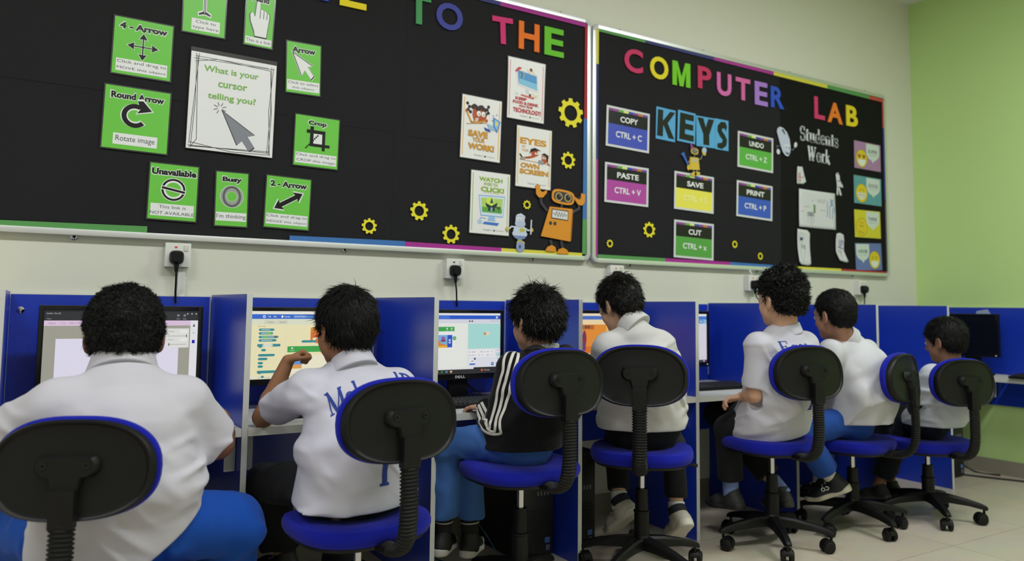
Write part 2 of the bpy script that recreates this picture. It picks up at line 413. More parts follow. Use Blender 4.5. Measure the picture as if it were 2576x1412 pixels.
# foam letters
def foam(ch, x, z, w, h, c, label, ang=0.0, group='foam letters of the heading', bold=.028):
    vs, fs = text_geo(ch, bold)
    lo, hi = vs.min(0), vs.max(0); q = (vs-(lo+hi)/2)*np.array([w/(hi[0]-lo[0]), h/(hi[1]-lo[1])])
    r = wall_frame('foam_letter', x, z, ang, .003)
    me = bpy.data.meshes.new('foam_letter'); bm = bmesh.new()
    bv = [bm.verts.new((a, b, 0)) for a, b in q]
    for f in fs:
        try: bm.faces.new([bv[i] for i in f])
        except ValueError: pass
    bmesh.ops.remove_doubles(bm, verts=bm.verts[:], dist=1e-5)
    bmesh.ops.recalc_face_normals(bm, faces=bm.faces[:])
    if ch == 'M':
        bm.clear(); X, Y, t_ = w/2, h/2, w*.24
        pv = [(-X, -Y), (-X+t_, -Y), (-X+t_, Y*.35), (-t_*.42, -Y), (t_*.42, -Y), (X-t_, Y*.35), (X-t_, -Y), (X, -Y), (X, Y), (X-t_*1.15, Y), (0, -Y*.25), (-X+t_*1.15, Y), (-X, Y)]
        pm = MB().prism([pv], 0, 0); bv = [bm.verts.new(p) for p in pm.v]
        for f in pm.f: bm.faces.new([bv[i] for i in f])
    ge = bmesh.ops.extrude_face_region(bm, geom=bm.faces[:])
    bmesh.ops.translate(bm, verts=[g for g in ge['geom'] if isinstance(g, bmesh.types.BMVert)], vec=(0, 0, .0055))
    bmesh.ops.recalc_face_normals(bm, faces=bm.faces[:]); bm.to_mesh(me); bm.free()
    me.materials.append(mat('foam_%02x%02x%02x' % c, c, .75, bump=(400, .15)))
    o = bpy.data.objects.new('foam_letter', me); COL.objects.link(o); o.location = r.location; o.rotation_euler = r.rotation_euler
    bpy.data.objects.remove(r); o.name = 'foam_letter'
    tag(o, label, 'letter', group)
foam('M', .345, 2.351, .14, .143, (40, 70, 190), 'blue foam letter M, cut off by the top of the photo')
foam('E', .523, 2.345, .118, .138, (236, 214, 28), 'yellow foam letter E, cut off by the top of the photo')
foam('T', .828, 2.335, .118, .136, (70, 150, 92), 'dark green foam letter T of the word TO', 1)
foam('O', .981, 2.333, .135, .126, (66, 72, 160), 'indigo foam letter O of the word TO')
foam('T', 1.264, 2.324, .113, .130, (214, 52, 122), 'deep pink foam letter T of the word THE', 3)
foam('H', 1.412, 2.324, .118, .138, (243, 120, 34), 'orange foam letter H')
foam('E', 1.559, 2.324, .115, .142, (110, 200, 50), 'bright green foam letter E of the word THE')
L2 = [('C', 2.069, 2.320, .127, .128, (206, 52, 104), 'deep pink foam letter C'), ('O', 2.248, 2.312, .130, .125, (238, 222, 40), 'yellow foam letter O of the word COMPUTER'),
      ('M', 2.410, 2.305, .132, .136, (122, 208, 40), 'lime green foam letter M'), ('P', 2.587, 2.313, .105, .128, (202, 50, 98), 'deep pink foam letter P'),
      ('U', 2.742, 2.300, .115, .133, (222, 112, 186), 'light pink foam letter U'), ('T', 2.897, 2.297, .120, .131, (222, 106, 172), 'light pink foam letter T of the word COMPUTER'),
      ('E', 3.051, 2.294, .110, .142, (172, 128, 222), 'lilac foam letter E'), ('R', 3.194, 2.292, .118, .130, (44, 86, 204), 'blue foam letter R'),
      ('L', 3.587, 2.284, .100, .142, (214, 58, 112), 'deep pink foam letter L of the word LAB'), ('A', 3.740, 2.275, .150, .133, (240, 130, 40), 'orange foam letter A'),
      ('B', 3.914, 2.278, .118, .136, (240, 216, 36), 'yellow foam letter B')]
for q in L2: foam(*q)

# posters --------------------------------------------------------------------------------------------------
def poster(name, x, z, w, h, ang, label, cat='poster', group=None, lam=.006, sheet=(240, 241, 243), lift=.0035, bow=0.0):
    r = wall_frame(name, x, z, ang, lift)
    MB().box(-w/2, w/2, -h/2, h/2, 0, .0004).build('laminate_pouch', mat('laminate_film', (58, 60, 60), .18, spec=.5), r)
    MB().box(-w/2+lam, w/2-lam, -h/2+lam, h/2-lam, .0004, .0008).build('printed_sheet', mat('sheet_%02x%02x%02x' % sheet, sheet, .35, spec=.35), r)
    tag(r, label, cat, group)
    return r, Art(r, w-2*lam, h-2*lam, .0008, rough=.35)
GRN = (106, 192, 72); INK = (24, 24, 25); WHT = (226, 228, 230); GY = (120, 122, 126)
CG = 'green cursor posters'
def green(name, q, label, title, cap, title_w, cap_box, tb=(.86,), lamx=.005):
    r, a = poster('cursor_poster', *q, label, 'poster', CG, lamx, (114, 206, 78))
    if title:
        v = tb[0]; hh = .115*.22/q[3]
        # white halo behind the black title
        a.text('title', title, .5, v, title_w+.03, hh+.03, WHT, .075); a.text('title', title, .5, v, title_w, hh, INK, .045)
    u0, v0, u1, v1 = cap_box
    a.rect('caption', u0, v0, u1, v1, WHT)
    n = len(cap)
    for i, (t, wd) in enumerate(cap):
        vv = v1-(v1-v0)*(i+.5)/n
        a.text('caption', t, (u0+u1)/2, vv, wd, (v1-v0)/n*(.62 if any(c in t for c in 'gpy,') else .5), (70, 72, 74), 0)
    return a
def arrow_pts(cx, cy, L, wd, hd, hl, ang):
    """outline of a straight arrow centred on (cx,cy)"""
    pts = [(-L/2, -wd/2), (L/2-hl, -wd/2), (L/2-hl, -hd/2), (L/2, 0), (L/2-hl, hd/2), (L/2-hl, wd/2), (-L/2, wd/2)]
    c, s = math.cos(math.radians(ang)), math.sin(math.radians(ang))
    return [(cx+x*c-y*s, cy+x*s+y*c) for x, y in pts]
def scale_about(pts, k):
    cx = sum(p[0] for p in pts)/len(pts); cy = sum(p[1] for p in pts)/len(pts)
    return [(cx+(x-cx)*k, cy+(y-cy)*k) for x, y in pts]

a = green('4', (-.274, 1.949, .205, .220, -.8), 'green poster titled 4 - Arrow with a four way arrow', '4 - Arrow', [('Click and drag to', .84), ('MOVE this object', .84)], .82, (.06, .05, .94, .27))
for ang in (0, 90, 180, 270):
    c, s_ = math.cos(math.radians(ang)), math.sin(math.radians(ang))
    def T(x, y): return (.5+(x*c-y*s_)*.96, .525+(x*s_+y*c)*.86)
    a.poly('icon', [T(.02, -.02), T(.155, -.02), T(.145, -.09), T(.30, 0), T(.145, .09), T(.155, .02), T(.02, .02)], WHT)
for ang in (0, 90, 180, 270):
    c, s_ = math.cos(math.radians(ang)), math.sin(math.radians(ang))
    def T(x, y): return (.5+(x*c-y*s_)*.96, .525+(x*s_+y*c)*.86)
    a.poly('icon', [T(0, -.011), T(.165, -.011), T(.155, -.075), T(.28, 0), T(.155, .075), T(.165, .011), T(0, .011)], INK)
a.done()
a = green('i', (-.066, 2.160, .161, .240, -.3), 'green poster with a text cursor, cut off by the top of the photo', None, [('Click to', .48), ('type here', .62)], .8, (.2, .05, .88, .25))
for cc, e in ((WHT, .022), (INK, 0)):
    a.rect('icon', .475-e, .34-e*.7, .525+e, .85, cc); a.poly('icon', [(.36-e, .315-e), (.36-e, .345+e), (.47, .385+e), (.53, .385+e), (.64+e, .345+e), (.64+e, .315-e), (.5, .345-e)], cc)
a.rect('icon', .492, .36, .508, .86, WHT); a.done()
a = green('h', (.140, 2.140, .117, .217, -1.4), 'narrow green poster titled Hand with a pointing hand', 'Hand', [('This is a link', .9)], .62, (.03, .03, .97, .16), (.93,))
hand = [(.35, .19), (.33, .27), (.18, .47), (.15, .60), (.20, .645), (.26, .63), (.32, .56), (.34, .60), (.37, .86), (.43, .885), (.49, .865), (.50, .70), (.54, .735), (.60, .735), (.635, .695), (.67, .715), (.73, .71), (.755, .665), (.79, .675), (.84, .655), (.85, .60), (.80, .36), (.77, .19)]
a.poly('icon', [(x-.05, y-.008) for x, y in hand], (110, 150, 96)); a.poly('icon', scale_about(hand, 1.06), INK); a.poly('icon', hand, WHT)
for x0, y0, y1 in ((.505, .55, .70), (.635, .55, .69), (.755, .55, .66)): a.line('icon', [(x0, y0), (x0+.005, y1)], .022, INK)
a.done()
a = green('a', (.322, 1.977, .148, .219, .8), 'green poster titled Arrow with a white pointer arrow', 'Arrow', [('Click to select', .9), ('this object', .66)], .7, (.02, .05, .98, .25))
pt = [(.16, .80), (.44, .34), (.53, .47), (.73, .29), (.82, .37), (.62, .55), (.78, .575)]
a.poly('icon', scale_about(pt, 1.10), WHT); a.poly('icon', scale_about(pt, 1.04), INK); a.poly('icon', scale_about(pt, .93), WHT); a.done()
a = green('r', (-.283, 1.682, .225, .239, -1.0), 'green poster titled Round Arrow with a circular arrow', 'Round Arrow', [('Rotate image', .6)], .82, (.16, .07, .84, .25))
for cc, e in ((WHT, .018), (INK, 0)):
    a.ell('icon', .47, .555, .205+e, .205, cc, 40, (.128-e)/(.205+e), 62-e*150, 318+e*150)
    a.poly('icon', [(.52-e, .745+e), (.50-e*.4, .80+e*1.6), (.585, .81+e*2), (.73+e*1.6, .66-e*.6), (.50-e*1.2, .60-e*1.2), (.545-e*1.3, .665)], cc)
a.done()
a = green('c', (.386, 1.680, .191, .217, -1.0), 'green poster titled Crop with a crop tool sign', 'Crop', [('Click and drag to', .92), ('CROP this image', .88)], .42, (.03, .05, .97, .26))
a.rect('icon', .40, .42, .66, .70, WHT)
for q in ((.34, .42, .42, .80), (.26, .66, .66, .73), (.62, .33, .69, .73), (.34, .40, .80, .46)): a.rect('icon', *q, INK)
for k in range(9): a.rect('icon', .24+.032*k, .345+.033*k, .275+.032*k, .375+.033*k, INK)
a.done()
a = green('u', (-.148, 1.425, .175, .216, -.8), 'green poster titled Unavailable with a crossed circle', 'Unavailable', [('This link is', .56), ('NOT AVAILABLE', .92)], .93, (.05, .06, .95, .28))
a.ell('icon', .5, .545, .265, .265, WHT, 40, .62); a.ell('icon', .5, .545, .25, .25, INK, 40, .82); a.line('icon', [(.27, .575), (.73, .51)], .085, WHT); a.line('icon', [(.27, .575), (.73, .51)], .05, INK); a.done()
a = green('b', (.061, 1.416, .127, .217, .3), 'narrow green poster titled Busy with a grey ring', 'Busy', [("I'm thinking", .92)], .62, (.02, .09, .98, .25))
a.ell('icon', .5, .55, .37, .37, WHT, 40, .44)
for k in range(6): a.ell('icon', .5, .55, .355-.03*k*.5, .355, [(132, 134, 134), (150, 152, 152), (172, 174, 174), (150, 152, 152), (118, 120, 120), (92, 94, 94)][k], 40, (.175+.012*k)/(.355-.015*k))
a.done()
a = green('2', (.277, 1.419, .185, .214, -1.5), 'green poster titled 2 - Arrow with a double ended arrow', '2 - Arrow', [('Click and drag to', .92), ('RESIZE this object', .9)], .84, (.03, .06, .97, .27))
for k, cc in ((1.1, WHT), (1.0, INK)):
    def T(x, y):
        c, s_ = math.cos(math.radians(32)), math.sin(math.radians(32)); x *= k if abs(x) > .2 else 1; y *= 1 if k == 1 else 1.3
        return (.51+x*c-y*s_, .54+(x*s_+y*c)*.86)
    a.poly('icon', [T(-.37, 0), T(-.19, -.125), T(-.20, -.05), T(.20, -.05), T(.19, -.125), T(.37, 0), T(.19, .125), T(.20, .05), T(-.20, .05), T(-.19, .125)], cc)
a.done()

# centre poster in its loose pouch
r = wall_frame('question_poster', .050, 1.791, -.8, .006)
MB().box(-.162, .162, -.197, .197, 0, .0005).build('laminate_pouch', mat('laminate_clear', (70, 71, 72), .15), r)
MB().box(-.160, .160, -.195, .180, .0005, .001).build('printed_sheet', mat('sheet_white', (238, 239, 242), .35), r)
tag(r, 'large white poster asking What is your cursor telling you?', 'poster')
a = Art(r, .32, .375, .001, rough=.35); a.P = lambda u, v: ((u-.5)*.32, -.195+v*.375)
SC = (36, 36, 38)
for pts in ([(.05, .955), (.9, .955)], [(.035, .93), (.5, .94), (.97, .95)], [(.06, .985), (.075, .5), (.05, .03)], [(.09, .985), (.03, .05)], [(.075, .96), (.11, .1), (.045, .01)], [(.05, .9), (.3, .955), (.93, .93)],
            [(.94, .97), (.955, .5), (.93, .04)], [(.965, .96), (.93, .5), (.965, .02)], [(.93, .93), (.965, .45), (.95, .03)], [(.02, .03), (.5, .035), (.96, .045)], [(.04, .065), (.5, .01), (.97, .025)], [(.03, .02), (.96, .06)]):
    a.line('scribble_frame', pts, .006, SC)
LG = (124, 176, 86)
a.text('heading', 'What is your', .47, .835, .64, .085, LG, .02); a.text('heading#2', 'cursor', .49, .695, .34, .055, LG, .02); a.text('heading#3', 'telling you?', .49, .56, .56, .085, LG, .02)
pt = [(.38, .43), (.57, .085), (.63, .14), (.72, .035), (.78, .08), (.69, .19), (.775, .215)]
a.poly('pointer', scale_about(pt, 1.03), (36, 36, 40)); a.poly('pointer', scale_about(pt, .96), (132, 134, 146))
for k in range(8):
    an = math.radians(20+k*45)
    if k in (6,): continue
    a.line('pointer', [(.355+.03*math.cos(an), .45+.025*math.sin(an)), (.355+.075*math.cos(an), .45+.062*math.sin(an))], .006, SC)
a.done()

# classroom rule posters
def rule(x, z, w, h, ang, label, edge):
    r, a = poster('rule_poster', x, z, w, h, ang, label, 'poster', 'classroom rule posters', .0045, (240, 240, 240))
    a.rect('side_stripe', .04, .04, .06, .965, edge); a.rect('side_stripe#2', .94, .04, .96, .965, edge)
    a.text('footer_logo', 'Travel', .41, .065, .15, .026, GY, .02); a.text('footer_logo', '@', .515, .062, .05, .02, GY, 0); a.line('footer_logo', [(.565, .045), (.565, .085)], .006, GY)
    a.ell('footer_logo', .62, .062, .022, .022, (70, 72, 76)); a.text('footer_logo', 'WILLIAMSON', .76, .062, .21, .014, (110, 112, 116), 0)
    return a
BRN, OCH, RED_, LIME = (176, 82, 44), (202, 146, 46), (184, 40, 48), (134, 172, 44)
a = rule(1.401, 2.055, .217, .303, -1.2, 'poster reading KEEP FOOD & DRINK AWAY FROM TECHNOLOGY, under the letters THE', (206, 130, 140))
a.poly('picture', [(.2, .84), (.80, .79), (.83, .49), (.25, .555)], (214, 214, 218)); a.poly('picture', [(.245, .815), (.77, .77), (.795, .535), (.285, .59)], (58, 140, 200)); a.poly('picture', [(.30, .68), (.785, .64), (.79, .535), (.285, .59)], (120, 186, 220))
a.poly('picture', [(.48, .52), (.56, .51), (.58, .44), (.48, .45)], (200, 204, 212)); a.poly('picture', [(.36, .425), (.72, .405), (.7, .37), (.34, .40)], (196, 96, 88)); a.ell('picture', .24, .42, .045, .03, (206, 206, 212))
a.poly('picture', [(.18, .80), (.27, .87), (.37, .865), (.31, .83), (.2, .77)], (190, 36, 46)); a.ell('picture', .61, .86, .04, .04, (110, 34, 26)); a.ell('picture', .60, .43, .035, .035, (120, 30, 24))
for q in ([(.32, .82), (.34, .76), (.31, .72)], [(.4, .81), (.42, .75), (.4, .69)], [(.5, .86), (.56, .80), (.66, .84), (.72, .79)], [(.66, .47), (.76, .43), (.84, .46)], [(.68, .42), (.78, .40), (.82, .42)]): a.line('picture', q, .012, (224, 198, 110))
for q in ([(.33, .8), (.35, .72)], [(.37, .79), (.38, .70)]): a.line('picture', q, .010, (34, 96, 90))
a.text('slogan', 'KEEP', .36, .345, .31, .05, RED_, .05); a.text('slogan', 'FOOD & DRINK', .49, .28, .70, .05, RED_, .05); a.text('slogan', 'AWAY FROM', .49, .225, .37, .04, RED_, .03); a.text('slogan', 'TECHNOLOGY!', .53, .15, .76, .075, RED_, .04); a.done()
a = rule(1.156, 1.836, .218, .302, -1.6, 'poster reading SAVE YOUR WORK! with a shocked cartoon girl', (224, 172, 72))
for sx, pts in ((0, [(.13, .87), (.18, .82), (.15, .77), (.21, .74)]), (1, [(.66, .87), (.63, .82), (.66, .77), (.60, .74)])):
    for q in pts: a.ell('picture', q[0], q[1], .038, .038, (30, 24, 26), 14)
a.poly('picture', [(.27, .80), (.58, .80), (.62, .68), (.50, .575), (.31, .585), (.26, .70)], BRN)
for k in range(9): a.ell('picture', .27+.037*k, .825+.02*math.sin(k*1.4), .055, .05, (52, 30, 28), 14)
for u in (.42, .535): a.ell('picture', u, .735, .052, .062, (232, 232, 230), 18); a.ell('picture', u+.012, .725, .014, .016, (20, 20, 20), 10)
a.poly('picture', [(.34, .655), (.42, .665), (.40, .595), (.32, .60)], (232, 230, 226))
for k in range(4): a.line('picture', [(.345+.02*k, .66), (.335+.02*k, .60)], .006, (120, 60, 40))
a.line('picture', [(.11, .745), (.24, .58), (.33, .585)], .035, OCH); a.line('picture', [(.33, .575), (.61, .635)], .035, OCH); a.ell('picture', .11, .75, .03, .03, BRN); a.ell('picture', .62, .64, .034, .034, BRN)
a.line('picture', [(.12, .54), (.62, .60)], .012, (180, 140, 110))
a.poly('picture', [(.63, .60), (.79, .575), (.89, .50), (.70, .505)], (150, 186, 222)); a.poly('picture', [(.79, .72), (.98, .66), (.90, .47), (.80, .555)], (70, 126, 196)); a.poly('picture', [(.82, .69), (.95, .65), (.895, .51), (.825, .575)], (140, 190, 226)); a.poly('picture', [(.875, .665), (.925, .585), (.845, .60)], (236, 214, 64))
a.poly('picture', [(.56, .53), (.70, .505), (.74, .465), (.6, .48)], (40, 78, 160))
for q in ((.79, .74), (.88, .765), (.77, .66)): a.ell('picture', q[0], q[1], .014, .014, (80, 70, 170), 5)
a.text('slogan', 'SAVE', .42, .405, .50, .105, OCH, .05); a.text('slogan', 'YOUR', .44, .31, .31, .075, OCH, .03); a.text('slogan', 'WORK!', .51, .20, .66, .10, OCH, .05); a.done()
a = rule(1.448, 1.731, .209, .302, -1.2, 'poster reading EYES ON YOUR OWN SCREEN with two cartoon children', (224, 172, 72))
a.text('slogan', 'EYES', .47, .76, .76, .11, OCH, .05); a.text('slogan', 'ON', .19, .665, .10, .038, OCH, .02); a.text('slogan', 'YOUR', .24, .605, .20, .042, OCH, .02)
a.poly('picture', [(.12, .475), (.38, .52), (.52, .55), (.52, .51), (.36, .475), (.13, .455)], BRN); a.poly('picture', [(.41, .60), (.60, .625), (.63, .55), (.52, .515), (.43, .53)], BRN)
a.poly('picture', [(.36, .545), (.40, .64), (.52, .67), (.70, .63), (.60, .625), (.43, .60)], (24, 24, 26)); a.line('picture', [(.10, .53), (.17, .475)], .04, (26, 26, 28)); a.poly('picture', [(.1, .475), (.24, .49), (.24, .445), (.1, .43)], (150, 152, 154))
for u in (.545, .60): a.ell('picture', u, .575, .024, .03, WHT, 14); a.ell('picture', u+.006, .575, .008, .01, INK, 8)
a.poly('picture', [(.72, .56), (.86, .55), (.88, .46), (.80, .42), (.72, .45)], BRN); a.poly('picture', [(.70, .575), (.80, .605), (.92, .57), (.90, .45), (.97, .40), (.90, .41), (.86, .50), (.84, .555)], (40, 24, 22))
for u in (.76, .82): a.ell('picture', u, .52, .022, .03, WHT, 14); a.ell('picture', u-.004, .52, .008, .01, INK, 8)
a.line('picture', [(.12, .445), (.98, .42)], .012, (196, 130, 90)); a.poly('picture', [(.63, .475), (.78, .47), (.77, .405), (.62, .41)], (146, 148, 150))
a.text('slogan#2', 'OWN', .39, .355, .54, .085, OCH, .05); a.text('slogan#2', 'SCREEN', .51, .255, .82, .085, OCH, .05); a.done()
a = rule(1.209, 1.492, .217, .299, -1.0, 'poster reading WATCH WHERE YOU CLICK! with a haunted house on a screen', (150, 184, 96))
a.text('slogan', 'WATCH', .50, .875, .60, .07, LIME, .05); a.text('slogan', 'WHERE YOU', .50, .80, .37, .055, LIME, .02); a.text('slogan', 'CLICK!', .55, .715, .60, .08, LIME, .05); a.text('slogan', "DON'T VISIT UNAPPROVED SITES.", .53, .66, .42, .016, (150, 176, 90), 0)
a.poly('picture', [(.20, .615), (.88, .63), (.84, .285), (.26, .285)], (128, 172, 222)); a.poly('picture', [(.215, .60), (.865, .615), (.83, .30), (.275, .30)], (206, 222, 240)); a.poly('picture', [(.26, .575), (.82, .585), (.80, .345), (.295, .345)], (176, 208, 110)); a.poly('picture', [(.29, .43), (.81, .42), (.80, .345), (.295, .345)], (96, 164, 76))
a.ell('picture', .5, .525, .10, .10, (206, 226, 90)); a.poly('picture', [(.37, .50), (.53, .455), (.69, .52), (.66, .44), (.62, .425), (.62, .375), (.45, .37), (.45, .42), (.40, .44)], (42, 60, 62)); a.poly('picture', [(.49, .50), (.535, .595), (.58, .50)], (48, 84, 100)); a.rect('picture', .51, .375, .56, .43, (150, 176, 190)); a.poly('picture', [(.66, .45), (.77, .455), (.77, .42), (.66, .415)], (70, 90, 60)); a.line('picture', [(.71, .43), (.735, .36)], .018, (70, 90, 60))
a.poly('picture', [(.48, .285), (.62, .285), (.64, .215), (.44, .215)], (150, 190, 228)); a.poly('picture', [(.36, .195), (.74, .19), (.70, .145), (.32, .155)], (70, 120, 200)); a.ell('picture', .25, .19, .06, .05, (170, 200, 228)); a.line('picture', [(.24, .225), (.27, .255), (.40, .245)], .014, (130, 170, 215)); a.done()

# shortcut cards
def shortcut(x, z, w, h, ang, t1, t2, col, tcol=WHT):
    r, a = poster('shortcut_card', x, z, w, h, ang, 'white framed card reading %s, %s' % (t1, t2), 'card', 'keyboard shortcut cards', .001, (220, 222, 226), .003)
    u0, u1, v0, v1 = .045, .955, .055, .945; vm = .57
    a.rect('colour_field', u0, v0, u1, vm, col); a.rect('black_band', u0, vm, u1, v1, (30, 30, 32))
    seq = [(132, 66, 140), (150, 74, 150), (104, 168, 74), (214, 222, 130), (58, 72, 170), (140, 70, 150), (188, 124, 66), (112, 80, 164)]
    for k, c in enumerate(seq): a.rect('colour_bar', u0+(u1-u0)*k/8, .885, u0+(u1-u0)*(k+1)/8, v1, c)
    a.text('command_name', t1, .52, .715, .085*len(t1)+.07, .145, WHT, .03); a.text('key_combination', t2, .52, .33, .60, .155, tcol, .022); a.done(); return r
shortcut(2.034, 1.947, .293, .216, -1.7, 'COPY', 'CTRL + C', (70, 84, 186))
shortcut(2.026, 1.653, .295, .209, -1.1, 'PASTE', 'CTRL + V', (176, 74, 164))
shortcut(2.505, 1.653, .300, .210, -1.5, 'SAVE', 'CTRL + S', (232, 224, 92), (240, 236, 170))
shortcut(2.501, 1.388, .300, .207, -1.4, 'CUT', 'CTRL + x', (88, 160, 74))
shortcut(3.001, 1.936, .304, .213, -1.7, 'UNDO', 'CTRL + Z', (92, 176, 74))
shortcut(2.988, 1.646, .305, .211, -2.0, 'PRINT', 'CTRL + P', (58, 92, 190))
KB = (92, 172, 226); KD = (30, 34, 32)
KEYS = {'K': ([[(.06, .10), (.08, .93), (.36, .93), (.35, .60), (.72, .93), (.98, .93), (.60, .55), (.97, .08), (.66, .08), (.38, .47), (.36, .10)]], 2.297, 2.009, .139, .176, -1.9),
        'E': ([[(.10, .07), (.12, .93), (.90, .93), (.90, .73), (.42, .73), (.44, .61), (.88, .61), (.88, .42), (.42, .42), (.42, .27), (.92, .27), (.92, .07)]], 2.449, 2.014, .133, .174, -2.3),
        'Y': ([[(.06, .95), (.38, .95), (.50, .66), (.64, .95), (.95, .95), (.68, .42), (.68, .07), (.36, .07), (.36, .42)]], 2.597, 2.005, .147, .172, .4),
        'S': ([[(.90, .80), (.78, .93), (.45, .93), (.18, .78), (.16, .60), (.34, .44), (.56, .34), (.50, .24), (.18, .20), (.14, .06), (.50, .03), (.84, .16), (.90, .36), (.72, .52), (.52, .62), (.52, .70), (.70, .72), (.80, .62)]], 2.722, 2.005, .106, .177, -.6)}
for i, (k, (lp, x, z, w, h, an)) in enumerate(KEYS.items()):
    r = wall_frame('letter_card', x, z, an, .0022+.0012*(i % 2)); MB().box(-w/2, w/2, -h/2, h/2, 0, .0009).build('card', mat('card_sky_blue', KB, .3), r)
    a = Art(r, w, h, .0009, rough=.35); a.poly('letter', lp[0], KD); a.done()
    tag(r, 'sky blue card with the black letter %s of the word KEYS' % k, 'letter card', 'blue letter cards')

# gear cutouts
def gear(x, z, R, label, teeth=9):
    pts = []
    for k in range(teeth):
        for f, rr in ((-.34, .80), (-.22, 1.0), (.22, 1.0), (.34, .80)):
            an = 2*PI*(k+f*.9)/teeth+.2; pts.append((R*rr*math.cos(an), R*rr*math.sin(an)))
    hole = [(R*.53*math.cos(2*PI*k/24), R*.53*math.sin(2*PI*k/24)) for k in range(24)]
    o = MB().prism([pts, hole], 0, .0012).build('gear_cutout', mat('yellow_card', (238, 226, 40), .6)); o.location = (x, YS-.004, z); o.rotation_euler = (PI/2, 0, 0)
    tag(o, label, 'paper gear', 'yellow gear cutouts')
for q in ((1.664, 1.982, .075, 'largest yellow paper gear, right of the KEEP FOOD poster'), (1.650, 1.741, .043, 'yellow paper gear to the right of the EYES poster'), (1.411, 1.500, .022, 'tiny yellow paper gear over the small white robot'),
          (.851, 1.429, .043, 'highest of the three yellow paper gears left of the WATCH poster'), (.622, 1.347, .034, 'leftmost yellow paper gear, past the 2 - Arrow poster'), (1.009, 1.335, .043, 'yellow paper gear just left of the WATCH poster\'s lower corner'),
          (2.177, 1.426, .042, 'yellow paper gear to the left of the CUT card'), (1.913, 1.340, .021, 'small yellow paper gear under the PASTE card'), (2.817, 1.382, .022, 'small yellow paper gear to the right of the CUT card'), (3.028, 1.323, .022, 'small yellow paper gear at the lower right, left of the drawings')):
    gear(*q)

# robot cutouts: stacked card pieces
def cut_frame(name, x, z, ang, label, cat): r = wall_frame(name, x, z, ang, .003); return tag(r, label, cat)
def piece(parent, name, pts, c, z0, th=.001, holes=()): return MB().prism([pts]+list(holes), z0, z0+th).build(name, mat('card_%02x%02x%02x' % c, c, .5), parent)
def limb(parent, name, path, r0, c, z0):
    return MB().tube([(x, y, z0) for x, y in path], r0, 8, flat=(1, .25)).build(name, mat('card_%02x%02x%02x' % c, c, .5), parent, True)
def rr(cx, cy, w, h, n=4, tilt=0):
    c, s = math.cos(math.radians(tilt)), math.sin(math.radians(tilt))
    return [(cx+x*c-y*s, cy+x*s+y*c) for x, y in selc(n, w/2, h/2, 32)]
OR, ORD, DK = (226, 148, 34), (176, 104, 24), (52, 50, 58)
r = cut_frame('robot_cutout', 1.604, 1.438, -.9, 'big orange card robot with raised arms at the board corner', 'paper robot')
A_ = Art(r, .283, .336, .006)
def bp(u, v): return ((u-.5)*.283, (v-.5)*.336)
limb(r, 'arm', [bp(.22, .62), bp(.10, .72), bp(.07, .86)], .008, DK, .003); limb(r, 'arm', [bp(.74, .62), bp(.90, .70), bp(.90, .88)], .008, DK, .003)
limb(r, 'leg', [bp(.30, .20), bp(.34, .11)], .0075, DK, .003); limb(r, 'leg', [bp(.53, .20), bp(.56, .09)], .0075, DK, .003); limb(r, 'neck', [bp(.52, .66), bp(.53, .76)], .007, DK, .003)
piece(r, 'torso', [bp(*q) for q in ((.27, .685), (.74, .685), (.71, .20), (.10, .245))], OR, .003, .003); piece(r, 'torso_side', [bp(*q) for q in ((.74, .685), (.765, .67), (.735, .215), (.71, .20))], ORD, .003, .002)
hd = rr(.012, .116, .135, .072, 3.2, -4); piece(r, 'head', hd, OR, .004, .003); piece(r, 'face_plate', rr(.012, .116, .112, .050, 3, -4), DK, .007, .0008)
for ex in (-.014, .040):
    e = [(ex+.0205*math.cos(2*PI*k/24), .115+.0205*math.sin(2*PI*k/24)) for k in range(24)]
    eo = piece(r, 'eye', e, (228, 196, 120), .0078, .0006); e2 = piece(eo, 'pupil', [(ex+(x-ex)*.8, .115+(y-.115)*.8) for x, y in e], (18, 18, 22), .0084, .0004); piece(eo, 'glint', rr(ex+.006, .122, .007, .007, 2), (150, 150, 156), .0088, .0003)
for s_, cx in ((-1, -.118), (1, .112)):
    cy = .128 if s_ < 0 else .112
    claw = [(cx-.030, cy-.012), (cx-.032, cy+.030), (cx-.008, cy+.034), (cx-.006, cy+.006), (cx+.008, cy+.000), (cx+.034, cy+.014), (cx+.030, cy-.004), (cx+.010, cy-.026), (cx-.014, cy-.028)]
    if s_ > 0: claw = [(2*cx-x, y) for x, y in claw][::-1]
    piece(r, 'claw', claw, OR, .006, .003)
piece(r, 'gauge_frame', [bp(*q) for q in ((.31, .66), (.66, .65), (.655, .50), (.30, .515))], (70, 62, 60), .006, .0008)
sc = piece(r, 'gauge_screen', [bp(*q) for q in ((.325, .645), (.645, .635), (.642, .515), (.315, .53))], (224, 224, 226), .0068, .0005)
zz = [(.33, .585), (.36, .60), (.385, .56), (.41, .625), (.44, .545), (.465, .62), (.49, .55), (.52, .61), (.545, .55), (.575, .61), (.60, .56), (.63, .585)]
A2 = Art(sc, .283, .336, .0074); A2.line('trace', zz, .008, (40, 40, 44)); A2.done()
for u in (.29, .38): piece(r, 'knob', rr(*bp(u, .445), .016, .018, 2), DK, .006, .002)
for q in ([(.19, .04), (.24, .10), (.32, .125), (.39, .105), (.41, .06), (.40, .035), (.30, .03)], [(.43, .015), (.47, .075), (.56, .10), (.64, .075), (.685, .02), (.55, .005)]): piece(r, 'foot', [bp(*p) for p in q][::-1], OR, .005, .004)

